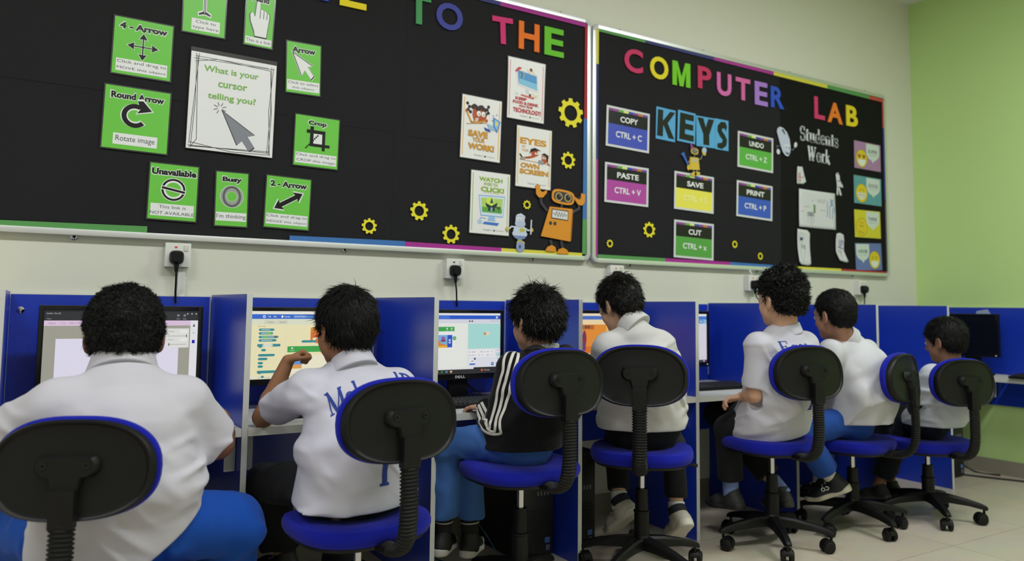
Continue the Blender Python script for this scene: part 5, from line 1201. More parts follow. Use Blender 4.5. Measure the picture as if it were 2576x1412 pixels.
def basis(fwd, up=(0, 0, 1)):
    f = nrm(fwd); r = nrm(np.cross(f, up)); u = np.cross(r, f); return np.stack([r, f, u], 1)   # columns: right, forward, up

def hand_prims(wr, d, up, s=1.0, curl=(.3, .35, .4, .5), thumb=1, spread=.12, tcurl=.5):
    """list of capsules: palm, four jointed fingers and a thumb leaving the side of the palm"""
    d = nrm(d); up = nrm(A3(up)-A3(up) @ d*d); sd = np.cross(d, up)*thumb           # sd points to the thumb side
    wr = A3(wr); out = []
    for k in range(4):
        x = (.024-.016*k)*s; out.append(('p', wr+d*.004+sd*x*.55, wr+d*.058*s+sd*x, .0125*s, .0095*s))
    L = ((.026, .019, .015), (.029, .021, .016), (.027, .019, .015), (.021, .015, .013))
    for k in range(4):
        x = (.024-.016*k)*s; b = wr+d*.060*s+sd*x; a = 0.0; dr = nrm(d+sd*spread*(1.5-k)*.6)
        for j in range(3):
            a += curl[k]*(1.0, 1.25, .8)[j]; v = dr*math.cos(a)-up*math.sin(a); e = b+v*L[k][j]*s
            out.append(('f', b, e, (.0086, .0078, .0070)[j]*s, (.0078, .0070, .0060)[j]*s)); b = e
    b = wr+d*.014*s+sd*.020*s-up*.004*s; v = nrm(d*.75+sd*.62-up*.30*tcurl); e = b+v*.030*s; out.append(('t', b, e, .0115*s, .0092*s)); b = e
    v = nrm(d*.95+sd*.15-up*.35*tcurl); e = b+v*.024*s; out.append(('t', b, e, .0088*s, .0080*s)); b = e
    v = nrm(d*1.0-sd*.15-up*.4*tcurl); e = b+v*.017*s; out.append(('t', b, e, .0080*s, .0064*s)); return out

def head_fn(H, B, s):
    """face, ears and skull; B columns = right, forward, up"""
    H = A3(H)
    def f(P):
        q = (P-H) @ B/s; x = np.abs(q[:, 0]); m = np.stack([x, q[:, 1], q[:, 2]], 1)
        d = ell(q, (0, -.012, .030), (.071, .090, .077)); d = smin(d, ell(q, (0, .028, -.034), (.056, .056, .072)), .035)
        d = smin(d, cap(m, (.0, .060, -.088), (.012, .058, -.086), .019, .017), .03); d = smin(d, cap(m, (.036, .048, -.034), (.038, .036, -.05), .022, .022), .025)
        d = smin(d, cap(m, (.0, .078, .022), (.036, .070, .020), .012, .010), .02)
        d = smax(d, -cap(m, (.030, .100, -.003), (.034, .096, -.004), .017, .015), .012)
        d = smin(d, cap(m, (.031, .074, -.004), (.032, .074, -.004), .0125, .0125), .003)
        d = smin(d, cap(q, (0, .080, .004), (0, .101, -.030), .0085, .0115), .010); d = smin(d, cap(m, (.009, .092, -.034), (.010, .090, -.034), .0075, .007), .006)
        d = smin(d, cap(m, (0, .088, -.054), (.017, .080, -.056), .0060, .0035), .006); d = smin(d, cap(m, (0, .086, -.066), (.014, .079, -.064), .0068, .0038), .006)
        # ears: a tilted saucer with a rim
        c, sn = math.cos(.45), math.sin(.45); e = np.stack([(x-.077)*c+(q[:, 1]+.008)*sn, -(x-.077)*sn+(q[:, 1]+.008)*c, q[:, 2]+.012-.1*(q[:, 1]+.008)], 1)
        ear = ell(e, (0, -.004, 0), (.0085, .019, .031)); ear = smax(ear, -ell(e, (.009, 0, .002), (.008, .012, .021)), .004); ear = smin(ear, cap(e, (.0, .004, -.026), (.0, .002, -.020), .006, .007), .006)
        return smin(d, ear, .006)*s
    return f
ZL_Y = [-.12, -.075, -.050, -.030, -.012, .004, .016, .022, .030, .050, .072, .10]
ZL_Z = [-.074, -.074, -.070, -.050, .020, .020, -.012, -.016, .022, .040, .052, .056]
def hair_fn(H, B, s, th, crown, seed, lump, nape=0.0, fringe=0.0):
    H = A3(H)
    def f(P):
        q = (P-H) @ B/s; x = np.abs(q[:, 0])
        r = np.array([.071+th*.75, .090+th, .077+crown]); d = ell(q, (0, -.014, .030), r)
        d = smin(d, ell(q, (0, -.036, -.016), (.058+th*.5, .054+th*.7, .066)), .03)
        zl = np.interp(q[:, 1], ZL_Y, ZL_Z); zl = np.where(q[:, 1] < -.04, zl+nape, zl); zl = np.where(q[:, 1] > .03, zl-fringe, zl)
        cut = (zl+.004*np.sin(q[:, 0]*230+seed)+.003*np.sin(q[:, 1]*310)-q[:, 2])*.8
        d = smax(d, cut, .012)
        # cut an opening round the ear and the face
        d = smax(d, -(np.linalg.norm((np.stack([x, q[:, 1], q[:, 2]], 1)-A3((.085, .002, -.016)))/A3((1, .8, 1.05)), axis=1)-.026), .008)
        return (d-lump*(vnoise(q*70+seed)-.5)-lump*.6*(vnoise(q*150+seed)-.5))*s
    return f
def tufts(mb, f, B, H, s, n, ln, wd, lift, wave, seed, flow=1.0, up=0.0, swirl=.35):
    """many tapered locks growing out of the hair surface"""
    R = np.random.RandomState(seed); H = A3(H)
    d = R.randn(n*3, 3); d /= np.linalg.norm(d, axis=1)[:, None]; d = d[(d[:, 2] > -.75)][:n]
    p = (A3((0, -.014, .02))+d*.20)*s @ B.T+H; p = march(f, p, -(d @ B.T)*1.0); ok = np.abs(f(p)) < .004; p = p[ok]; g = grad(f, p)
    cr = H+B @ A3((.0, -.055, .115))*s; t = p-cr; t -= (t*g).sum(1)[:, None]*g; t /= np.linalg.norm(t, axis=1)[:, None]+1e-6
    sw = np.cross(g, t); t = t*flow+sw*swirl+R.randn(*t.shape)*wave; t -= (t*g).sum(1)[:, None]*g; t /= np.linalg.norm(t, axis=1)[:, None]+1e-6
    L = ln*(.6+.8*R.rand(len(p)))*s; K = 5; prev = p-g*.004; ring = []
    side = np.cross(g, t); V = []; F = []
    bend = R.randn(len(p))*.5*wave
    for k in range(K):
        u = k/(K-1); pos = p-g*.004+t*(L*u)[:, None]+side*(bend*L*u*u)[:, None]+g*(.004+lift*s*math.sin(u*2.2)+up*L*u*(1-.3*u))[:, None]*min(1, u*2+.2)
        w_ = wd*s*(1-u)**.7*(.7+.6*R.rand(len(p))) if k < K-1 else np.full(len(p), .0001)
        ring.append(np.stack([pos+side*w_[:, None], pos+g*(w_*.6)[:, None], pos-side*w_[:, None]], 1))
    A = np.stack(ring, 1)                    # n,K,3,3
    nn = len(p); base = len(mb.v); mb.v += [tuple(x) for x in A.reshape(-1, 3)]
    for i in range(nn):
        b = base+i*K*3
        for k in range(K-1):
            a0 = b+k*3; a1 = a0+3
            mb.f += [(a0, a0+1, a1+1, a1), (a0+1, a0+2, a1+2, a1+1)]
    mb.mi += [0]*(nn*(K-1)*2)
def bounds(pts, pad): a = np.array(pts); return a.min(0)-pad, a.max(0)+pad

def shoe(parent, heel_ankle, toe_dir, s, up_c, sole_c, tilt_up=(0, 0, 1), stripes=None):
    """low trainer; origin at the ankle"""
    d = nrm(toe_dir); u = nrm(A3(tilt_up)-A3(tilt_up) @ d*d); r = np.cross(d, u); B = np.stack([r, d, u], 1); O = A3(heel_ankle)
    def loc(P): return (P-O) @ B/s
    def foot(q):
        f = cap(q, (0, -.030, -.050), (0, .075, -.056), .031, .034); f = smin(f, cap(q, (0, .075, -.056), (.004, .125, -.064), .034, .024), .02)
        f = smin(f, cap(q, (0, -.006, .006), (0, -.008, -.045), .034, .036), .03); f = smax(f, -(q[:, 2]+.068), .006); f = smax(f, q[:, 2]-.012-.10*np.clip(-q[:, 1], 0, 1), .004)
        return smax(f, -cap(q, (0, -.004, .06), (0, .0, -.02), .032, .027), .004)
    fu = lambda P: foot(loc(P))*s
    def so(P):
        q = loc(P); y = q[:, 1]; f = cap(q*A3((1, 1, .001)), (0, -.030, 0), (0, .072, 0), .036, .040); f = smin(f, cap(q*A3((1, 1, .001)), (0, .072, 0), (.004, .122, 0), .040, .028), .02)
        top = -.058+.010*np.clip((-y-.01)/.05, 0, 1)+.012*np.clip((y-.10)/.04, 0, 1); bot = -.080+.016*np.clip((y-.085)/.07, 0, 1)**1.5
        return smax(smax(f, q[:, 2]-top, .006), bot-q[:, 2], .006)*s
    pts = [O+B @ A3(p)*s for p in ((-.06, -.09, -.10), (.06, .17, -.10), (-.06, -.09, .06), (.06, .17, .06))]; lo, hi = bounds(pts, .03)
    o = solid('shoe', fu, lo, hi, .004, mat('shoe_%02x%02x%02x' % up_c, up_c, .6, bump=(260, .4)), parent)
    solid('sole', so, lo, hi, .004, mat('sole_%02x%02x%02x' % sole_c, sole_c, .5), o)
    if stripes:
        cu = lambda P: (lambda q: smax(smax(np.abs(cap(q, (0, -.007, .008), (0, -.012, -.045), .034, .037))-.0035, q[:, 2]-.014-.10*np.clip(-q[:, 1], 0, 1), .003), -(q[:, 2]+.016+.5*np.clip(q[:, 1], 0, 1)), .003)*s)(loc(P))
        solid('shoe_collar', cu, lo, hi, .0035, mat('shoe_trim_%02x%02x%02x' % stripes, stripes, .8), o)
    lc = MB()
    for k in range(4):
        y = .035+.016*k; z = -.010-.0075*k
        lc.tube([(B @ A3((sx*.02, y, z-.004*abs(sx)))*s+O) for sx in (-1, -.4, .4, 1)], .0028*s, 6)
    lc.build('laces', mat('lace_%02x%02x%02x' % sole_c, sole_c, .8), o, True)
    return o, B, O

def person(c):
    """c: joints and sizes in metres, in the room's coordinates"""
    s = c['s']; H = A3(c['H']); N = A3(c['N']); SL, SR = A3(c['SL']), A3(c['SR']); PC = A3(c['P']); pf = nrm(c['pf'])
    HB = basis(c['hf'], c.get('hup', (0, 0, 1))); hs = c['hs']
    latp = nrm(np.cross(pf, (0, 0, 1))); latc = nrm(SR-SL); mid = (SL+SR)/2; fwd = nrm(np.cross((0, 0, 1), latc))
    EL, ER, WL, WR = (A3(c[k]) for k in ('EL', 'ER', 'WL', 'WR')); KL, KR, AL, AR = (A3(c[k]) for k in ('KL', 'KR', 'AL', 'AR'))
    hw, ww, cw = c['w']; hd, wd_, cd = c['d']
    HL = PC-latp*hw*.52; HR = PC+latp*hw*.52
    waist = PC*.60+mid*.40-fwd*c.get('slump', .02); chest = PC*.22+mid*.78-fwd*c.get('slump', .02)*.8; top = mid*.7+N*.3
    st = [(PC-A3((0, 0, .03)), latp, (hw, hd)), (waist, nrm(latp+latc), (ww, wd_)), (chest, latc, (cw, cd)), (top, latc, (cw*.72, cd*.62))]
    def torso(P, e):
        d = None
        for (a, la, ra), (b, lb, rb) in zip(st[:-1], st[1:]): d = smin(d, econe(P, a, b, la, lb, (ra[0]+e, ra[1]+e), (rb[0]+e, rb[1]+e)), .03)
        return d
    ar = c['ar']
    hL = hand_prims(WL, *c['hl'][:2], s=c['hands'], thumb=1, **c['hl'][2]); hR = hand_prims(WR, *c['hr'][:2], s=c['hands'], thumb=-1, **c['hr'][2])
    hf = head_fn(H, HB, hs)
    def body(P):
        d = torso(P, -.020)
        for S_, E_, W_3 in ((SL, EL, WL), (SR, ER, WR)):
            d = smin(d, cap(P, mid*.5+S_*.5, S_, ar*1.0, ar*.95), .03); d = smin(d, cap(P, S_, E_, ar*.95, ar*.80), .02)
            m_ = E_+(W_3-E_)*.3; a = smin(cap(P, E_, m_, ar*.78, ar*.80), cap(P, m_, W_3, ar*.80, ar*.50), .01); d = smin(d, a, .012)
        for h_ in (hL, hR):
            g = None
            for _, a, b, r0, r1 in h_: g = smin(g, cap(P, a, b, r0, r1), .0045)
            d = smin(d, g, .010)
        d = smin(d, cap(P, N-A3((0, 0, .02)), H+HB @ A3((0, -.022, -.050))*hs, c['nk']*1.12, c['nk']), .03)
        d = smin(d, hf(P), .012)
        for Hh, K_, A_ in ((HL, KL, AL), (HR, KR, AR)):
            d = smin(d, cap(P, Hh, K_, c['th']*.85, c['th']*.62), .03); d = smin(d, cap(P, K_, A_, c['th']*.60, .030*s), .015)
        return d
    pts = [H+A3((0, 0, .16*hs)), H+HB @ A3((0, .13, 0))*hs, PC, EL, ER, WL, WR, KL, KR, AL, AR, N, SL, SR, A3(c['hl'][0])*.16+WL, A3(c['hr'][0])*.16+WR]
    lo, hi = bounds(pts, .16)
    skin = mat('skin_%02x%02x%02x' % c['skin'], c['skin'], .55, spec=.35, bump=(350, .12), var=(30, .06))
    skin.node_tree.nodes['Principled BSDF'].inputs['Subsurface Weight'].default_value = .08
    skin.node_tree.nodes['Principled BSDF'].inputs['Subsurface Radius'].default_value = (.01, .004, .002)
    o = solid('person', body, lo, hi, .0045, skin)
    tag(o, c['label'], 'person', None)
    # eyes and brows
    em = MB(); em.use(mat('eye_white', (225, 222, 216), .25))
    for sx in (-1, 1):
        ctr = H+HB @ A3((sx*.031, .0762, -.004))*hs; mt = Matrix.Translation(Vector(ctr)) @ Matrix(HB.tolist()).to_4x4()
        st0 = len(em.v); em.use(MATS['eye_white']); em.lathe([(.012*hs*math.sin(PI*k/8)+.0001, -.012*hs*math.cos(PI*k/8)) for k in range(9)], n=16)
        em.use(mat('iris_dark', (32, 22, 18), .2)); em.lathe([(.0001, .0124*hs), (.0052*hs, .0110*hs), (.0054*hs, .0100*hs)][::-1], n=14); em.xf(mt @ Matrix.Rotation(-PI/2, 4, 'X'), st0)
    em.build('eyes', None, o, True)
    HM = mat('hair_%02x%02x%02x' % c['hair'], c['hair'], c.get('hrough', .42), spec=.22)
    bm_ = MB()
    for sx in (-1, 1): bm_.tube([(H+HB @ A3((sx*(.014+.009*k), .088-.0042*k, .0195+.004*math.sin(k*.8)))*hs) for k in range(4)], [.002*hs, .003*hs, .0028*hs, .001*hs], 8)
    bm_.build('eyebrows', HM, o, True)
    # hair
    hh = c['hr_']; hfn = hair_fn(H, HB, hs, hh['th'], hh['crown'], hh['seed'], hh['lump'], hh.get('nape', 0), hh.get('fringe', 0))
    ho = solid('hair', hfn, H-.17*hs, H+.17*hs, .0035, HM, o)
    tb = MB()
    for t in hh['tufts']: tufts(tb, hfn, HB, H, hs, **t)
    if tb.v: tb.build('hair_locks', HM, ho, 'all')
    # trousers
    tc_ = c['trouser']; tm = mat('trouser_%02x%02x%02x' % tc_, tc_, .85, spec=.2, bump=(420, .3), sheen=.06)
    ex = c.get('leg_e', .016); ths = c['th']; TL = c.get('tl', .86)
    def trousers(P):
        d = econe(P, PC-A3((0, 0, .02)), PC+A3((0, 0, .07)), latp, latp, (hw*.92, hd*.92), (hw*.90, hd*.90))
        for Hh, K_, A_ in ((HL, KL, AL), (HR, KR, AR)):
            E_ = K_+(A_-K_)*TL; d = smin(d, cap(P, Hh, K_, ths*.92+ex*.4, ths*.72+ex*.6), .035); sh = cap(P, K_, E_+(E_-K_)*.2, ths*.68+ex*.6, .040*s+ex)
            sh = smax(sh, (P-E_) @ nrm(A_-K_), .004); d = smin(d, sh, .022)
        d = d-folds(P, c.get('tf', .006), 3+c['seed'], (12, 12, 22), .8)
        return smax(d, P[:, 2]-(PC[2]+.085), .006)
    lo, hi = bounds([PC+A3((0, 0, .1)), PC, KL, KR, AL, AR, HL, HR], .19)
    to = solid('trousers', trousers, lo, hi, .006, tm, o)
    # socks and shoes
    for A_, K_, td in ((AL, KL, c['tdl']), (AR, KR, c['tdr'])):
        sk = c.get('sock')
        if sk:
            sd_ = nrm(K_-A_); fs = lambda P: smax(smax(cap(P, A_-sd_*.03, A_+sd_*.2, .036*s, .039*s), (P-A_) @ sd_-sk[1], .003), -((P-A_) @ sd_+.03), .003)
            so_ = solid('sock', fs, *bounds([A_, A_+sd_*.12], .07), .004, mat('sock_%02x%02x%02x' % sk[0], sk[0], .9), o)
            if len(sk) > 2:
                mb = MB(); q = Vector(sd_); 
                for k in range(3): mb.tube([(A_+sd_*(sk[1]-.012-.013*k+.0001*j)) for j in range(2)], .001, 4)
                mb = MB(); Bq = basis(sd_, (0, 1, .3))
                for k in range(3):
                    rg = [[tuple(A_+sd_*(sk[1]-.010-.015*k+dz)+(Bq[:, 0]*math.cos(t)+Bq[:, 2]*math.sin(t))*.0405*s) for t in [2*PI*j/20 for j in range(20)]] for dz in (0, .004)]
                    mb.rings(rg, False, False)
                mb.build('sock_stripes', mat('sock_stripe', (190, 190, 190), .9), so_, True)
        shoe(o, A_, td, s*c.get('shoe_s', 1), c['shoe'][0], c['shoe'][1], c.get('shoe_up', (0, 0, 1)), c.get('shoe_trim'))
    # shirt or jacket
    long_ = c.get('long', False); sf = c.get('sleeve', .72); sl_r = c.get('slr', ar+.016); sc_ = c['shirt']
    ends = []
    for S_, E_, W_3 in ((SL, EL, WL), (SR, ER, WR)): ends.append((S_, E_, W_3, S_+(E_-S_)*sf, nrm(E_-S_)))
    hem = c['hem']; he = c.get('loose', .010); amp = c.get('amp', .007)
    def cloth(P):
        d = torso(P, he)
        fl = econe(P, PC-A3((0, 0, .05)), waist, latp, latp, (hw+he+.004, hd+he+.006), (ww+he, wd_+he)); d = smin(d, fl, .04)
        for S_, E_, W_3, X, dr in ends:
            d = smin(d, cap(P, mid*.55+N*.1+S_*.35, S_, ar*.95, sl_r*.92), .035)
            if long_:
                d = smin(d, cap(P, S_, E_, sl_r, sl_r*.88), .03); v = nrm(W_3-E_); X2 = W_3-v*.004; d = smin(d, smax(cap(P, E_, X2, sl_r*.90, sl_r*.62), (P-X2) @ v, .004), .015)
            else:
                d = smin(d, smax(cap(P, S_, X+dr*.05, sl_r, sl_r*1.06), (P-X) @ dr, .004), .032); d = smax(d, -smax(cap(P, X-dr*.03, X+dr*.06, sl_r-.011, sl_r-.010), -((P-X) @ dr+.016), .003), .004)
        if c.get('collar'): d = smin(d, smax(cap(P, N-A3((0, 0, .045)), N+nrm(H-N)*.02, c['collar']['r']+.012, c['collar']['r']-.002), (P-N) @ nrm(H-N)-.004, .004), .025)
        d = d-folds(P, amp, c['seed'], c.get('fsc', (8, 8, 26)), c.get('fturn', .3))*np.clip((N[2]-.03-P[:, 2])/.10, .15, 1)
        return smax(d, hem(P), .006)
    pts = [PC, EL, ER, N, SL, SR]+([WL, WR] if long_ else []); lo, hi = bounds(pts, .21)
    sm = mat('cloth_%02x%02x%02x' % sc_, sc_, .95, spec=.15, bump=(700, .22), sheen=.1)
    co = solid(c.get('cloth_name', 'polo_shirt'), cloth, lo, hi, .0045, sm, o)
    # collar: folded band round the neck, higher at the back
    cl = c.get('collar')
    if cl:
        ax = nrm(H+HB @ A3((0, -.02, -.06))*hs-N); bk = nrm(-fwd-(-fwd @ ax)*ax); C0 = N+A3(cl.get('o', (0, 0, 0))); rr_ = cl['r']; hh_ = cl['h']
        def collar(P):
            q = P-C0; t = q @ ax; b = q @ bk; rad = np.linalg.norm(q-t[:, None]*ax, axis=1); tt = t-b*cl.get('tilt', .30)
            ro = rr_+(.014*np.clip((hh_-tt)/(hh_*1.6), 0, 1.3)); d = np.maximum(rad-ro, (rr_-.006)-rad); d = smax(d, tt-hh_, .004); d = smax(d, -.030-tt, .004)
            return smax(d, -(b+rr_*.98), .003) if cl.get('open', True) else d
        solid('collar', collar, C0-.16, C0+.16, .003, mat('collar_%02x%02x%02x' % sc_, sc_, .9, bump=(900, .25)), co)
    return o, co, cloth, dict(mid=mid, latc=latc, fwd=fwd, H=H, HB=HB, body=body)

def cloth_text(parent, f, word, origin, right, up, d, h, width, boldx, c, name='printed_name', arch=0.0):
    """serif lettering laid on the cloth: a flat word pressed onto the surface along d"""
    mb = MB(); serif_word(mb, word, h, width, 0, boldx); bm = bmesh.new()
    bv = [bm.verts.new(p) for p in mb.v]
    for q, (a, b, cc, dd) in enumerate([]): pass
    for fc in mb.f:
        try: bm.faces.new([bv[i] for i in fc])
        except ValueError: pass
    bm.normal_update()
    bmesh.ops.delete(bm, geom=[x for x in bm.faces if x.normal.z < .5 or sum(v.co.z for v in x.verts)/len(x.verts) < .0004], context='FACES')
    bm.normal_update(); bmesh.ops.subdivide_edges(bm, edges=[e for e in bm.edges if e.calc_length() > .008], cuts=3, use_grid_fill=True)
    bmesh.ops.triangulate(bm, faces=bm.faces[:]); bm.verts.index_update()
    q = np.array([v.co[:] for v in bm.verts]); right, up, d = nrm(right), nrm(up), nrm(d)
    p0 = A3(origin)+q[:, :1]*right+(q[:, 1:2]+arch*q[:, :1]**2)*up; p1 = march(f, p0-d*.25, d)-d*(.0012+q[:, 2:3]*.3)
    for v, p in zip(bm.verts, p1): v.co = p
    me = bpy.data.meshes.new(name); bm.to_mesh(me); bm.free(); me.materials.append(mat('print_%02x%02x%02x_cloth' % c, c, .8)); o = bpy.data.objects.new(name, me); COL.objects.link(o); o.parent = parent; return o
def cloth_stripe(parent, f, path, wd, c, name='sleeve_stripe', lift=.0018):
    """tape sewn along a path on the cloth"""
    P = [Vector(p) for p in path]; out = []
    for i in range(len(P)-1):
        p0, p1, p2, p3 = P[max(i-1, 0)], P[i], P[i+1], P[min(i+2, len(P)-1)]
        for k in range(14):
            t = k/14; out.append(.5*((2*p1)+(p2-p0)*t+(2*p0-5*p1+4*p2-p3)*t*t+(3*p1-p0-3*p2+p3)*t**3))
    out.append(P[-1]); q = np.array([p[:] for p in out])
    for _ in range(8): q = q-grad(f, q)*f(q)[:, None]*.9
    g = grad(f, q); t = np.gradient(q, axis=0); t /= np.linalg.norm(t, axis=1)[:, None]; sd = np.cross(t, g); rows = []
    for u in (-1, -.33, .33, 1):
        r = q+sd*wd/2*u
        for _ in range(4): r = r-grad(f, r)*f(r)[:, None]*.9
        rows.append(r+grad(f, r)*lift)
    A = np.stack(rows, 1); n = len(q); mb = MB(); mb.v = [tuple(x) for x in A.reshape(-1, 3)]; mb.f = [(i*4+k, i*4+k+1, i*4+k+5, i*4+k+4) for i in range(n-1) for k in range(3)]; mb.mi = [0]*len(mb.f)
    o = mb.build(name, mat('tape_%02x%02x%02x' % c, c, .7), parent, 'all'); md = o.modifiers.new('thickness', 'SOLIDIFY'); md.thickness = .001; md.offset = 0; return o

HK = (6, 5, 6)
def tf(n, ln, wd, lift, wave, seed, **k): return dict(n=n, ln=ln, wd=wd, lift=lift, wave=wave, seed=seed, **k)
def flat_hem(z, tilt=(0, 0), c=(0, 0)): return lambda P: z+tilt[0]*(P[:, 0]-c[0])+tilt[1]*(P[:, 1]-c[1])-P[:, 2]
REST = dict(curl=(.30, .34, .38, .46))
# 1 the big boy at the left
p1, s1, f1, i1 = person(dict(label='big boy seen from behind in a white polo shirt and bright blue trousers', s=1.0, seed=1,
    H=(-0.361, -0.839, 0.925), hf=(.06, 1, -.16), hs=1.08, N=(-0.364, -0.877, 0.845), SL=(-.505, -.935, .757), SR=(-.222, -.925, .752), P=(-.360, -.90, .440), pf=(.25, .97, 0),
    EL=(-.655, -.80, .660), ER=(-.118, -.850, .628), WL=(-.52, -.58, .665), WR=(-.075, -.672, .672), KL=(-.60, -.60, .40), KR=(-0.070, -0.865, 0.407), AL=(-.60, -.55, .09), AR=(-.06, -.70, .09), tdl=(-.1, 1, 0), tdr=(.2, 1, 0),
    w=(.182, .160, .150), d=(.145, .130, .115), ar=.055, nk=.066, th=.098, hands=.95, slump=.03,
    hl=((.35, .93, -.10), (0, 0, 1), REST), hr=((-.15, .95, -.20), (.2, 0, 1), dict(curl=(.5, .55, .6, .65))),
    skin=(122, 82, 60), hair=HK, hr_=dict(th=.020, crown=.018, seed=1, lump=.010, nape=.022, tufts=[tf(9000, .011, .0015, .002, 1.3, 11, up=.10), tf(1200, .013, .0012, .003, 1.3, 12, up=.3)]), hrough=.55,
    trouser=(18, 74, 168), shoe=((30, 30, 34), (200, 200, 196)), shirt=(193, 191, 200), slr=.066, sleeve=.86, hem=(lambda P: np.maximum(.30, np.minimum(.505, .500+.70*(P[:, 0]+.165)+.10*(P[:, 1]+.95)))-P[:, 2]), loose=.012, amp=.017, leg_e=.020, tf=.022,
    collar=dict(r=.073, h=.034, tilt=.30, o=(0, .004, .002))))
# 2 hand at the mouth
p2, s2, f2, i2 = person(dict(label='boy in a white polo shirt with lettering, left hand at his mouth', s=.95, seed=2,
    H=(0.244, -0.839, 0.943), hf=(-.20, 1, -.12), hs=1.02, N=(0.257, -0.872, 0.841), SL=(0.127, -0.856, 0.765), SR=(0.414, -0.856, 0.761), P=(.262, -.915, .495), pf=(-.25, .97, 0),
    EL=(0.071, -0.586, 0.654), ER=(.575, -.76, .640), WL=(0.137, -0.608, 0.832), WR=(.47, -.58, .66), KL=(0.094, -0.557, 0.441), KR=(.37, -.56, .47), AL=(0.168, -0.533, 0.203), AR=(.36, -.52, .09), tdl=(-.5, .8, 0), tdr=(.1, 1, 0),
    w=(.165, .145, .135), d=(.125, .110, .092), ar=.040, nk=.049, th=.070, hands=.92, slump=.03,
    hl=((.62, -.15, .35), (-.55, .35, .75), dict(curl=(1.15, 1.2, 1.2, 1.2), tcurl=1.3)), hr=((-.2, .95, -.2), (0, 0, 1), REST),
    skin=(158, 112, 80), hair=HK, hr_=dict(th=.015, crown=.020, seed=2, lump=.005, nape=.010, tufts=[tf(6000, .032, .0015, .001, .22, 21, up=.02), tf(40, .045, .0010, .004, .5, 22, up=.4)]), hrough=.30,
    trouser=(26, 27, 31), shoe=((28, 28, 30), (120, 120, 122)), shirt=(196, 195, 208), slr=.053, sleeve=.66, hem=flat_hem(.452, (0, .12), (.26, -.92)), loose=.014, amp=.016, tf=.014, leg_e=.02,
    collar=dict(r=.060, h=.026, tilt=.42, o=(0, .002, -.006))))
# 3 striped jacket
P3 = dict(label='boy in a black jacket with white sleeve stripes and blue trousers', s=.90, seed=3,
    H=(0.980, -0.778, 0.963), hf=(-.12, 1, -.10), hs=1.00, N=(1.000, -0.803, 0.844), SL=(0.863, -0.808, 0.798), SR=(1.137, -0.789, 0.799), P=(.925, -.775, .548), pf=(-.20, .98, 0),
    EL=(0.827, -0.777, 0.581), ER=(1.16, -.72, .62), WL=(0.852, -0.645, 0.643), WR=(1.08, -.50, .66), KL=(0.725, -0.601, 0.512), KR=(0.835, -0.549, 0.486), AL=(0.731, -0.552, 0.195), AR=(0.846, -0.550, 0.172), tdl=(.55, .6, 0), tdr=(.55, .6, 0),
    w=(.125, .112, .112), d=(.105, .095, .088), ar=.036, nk=.044, th=.058, hands=.88, slump=.03,
    hl=((-.35, .85, .02), (0, 0, 1), dict(curl=(.25, .3, .3, .35), spread=.2)), hr=((-.1, .95, -.1), (0, 0, 1), REST),
    skin=(196, 150, 122), hair=(9, 8, 8), hr_=dict(th=.018, crown=.024, seed=3, lump=.012, nape=.004, tufts=[tf(6500, .034, .0017, .0015, .42, 31, up=.015), tf(70, .040, .0010, .005, .9, 32, up=.35)]),
    trouser=(62, 104, 172), shoe=((24, 24, 26), (196, 192, 186)), sock=((24, 24, 28), .085, 1), shirt=(17, 17, 20), cloth_name='jacket', long=True, slr=.052, hem=flat_hem(.522, (0, 0)), loose=.012, amp=.012, tl=.80, tf=.013, leg_e=.018,
    collar=None)
p3, s3, f3, i3 = person(P3)
# 4 looking down
p4, s4, f4, i4 = person(dict(label='boy in a cream shirt seen from behind, looking down to his left', s=.92, seed=4,
    H=(1.411, -0.721, 1.025), hf=(-.10, 1, -.42), hs=.94, N=(1.433, -0.775, 0.952), SL=(1.333, -0.752, 0.861), SR=(1.561, -0.799, 0.866), P=(1.50, -.755, .550), pf=(.55, .83, 0),
    EL=(1.343, -0.623, 0.679), ER=(1.690, -0.745, 0.690), WL=(1.44, -.48, .665), WR=(1.791, -0.637, 0.634), KL=(1.556, -0.519, 0.434), KR=(1.779, -0.634, 0.437), AL=(1.504, -0.610, 0.225), AR=(1.734, -0.700, 0.176), tdl=(-.05, .80, -.60), tdr=(.2, .78, -.60),
    w=(.150, .145, .132), d=(.115, .105, .090), ar=.040, nk=.045, th=.062, leg_e=.008, hands=.90, slump=.02,
    hl=((.1, .95, -.1), (0, 0, 1), REST), hr=((-.3, .9, -.15), (0, 0, 1), REST),
    skin=(208, 164, 136), hair=(11, 8, 8), hr_=dict(th=.014, crown=.022, seed=4, lump=.007, tufts=[tf(5000, .032, .0016, .002, .4, 41, up=.04), tf(80, .036, .0010, .005, .7, 42, up=.4)]),
    trouser=(22, 23, 26), shoe=((206, 200, 188), (222, 218, 206)), sock=((214, 214, 214), .040), shoe_s=1.12, shoe_trim=(26, 28, 40), shirt=(201, 200, 199), slr=.053, sleeve=.92, hem=flat_hem(.545, (0, 0)), loose=.010, amp=.014, tl=.80,
    collar=dict(r=.058, h=.030, tilt=.40, o=(0, .002, -.004))))
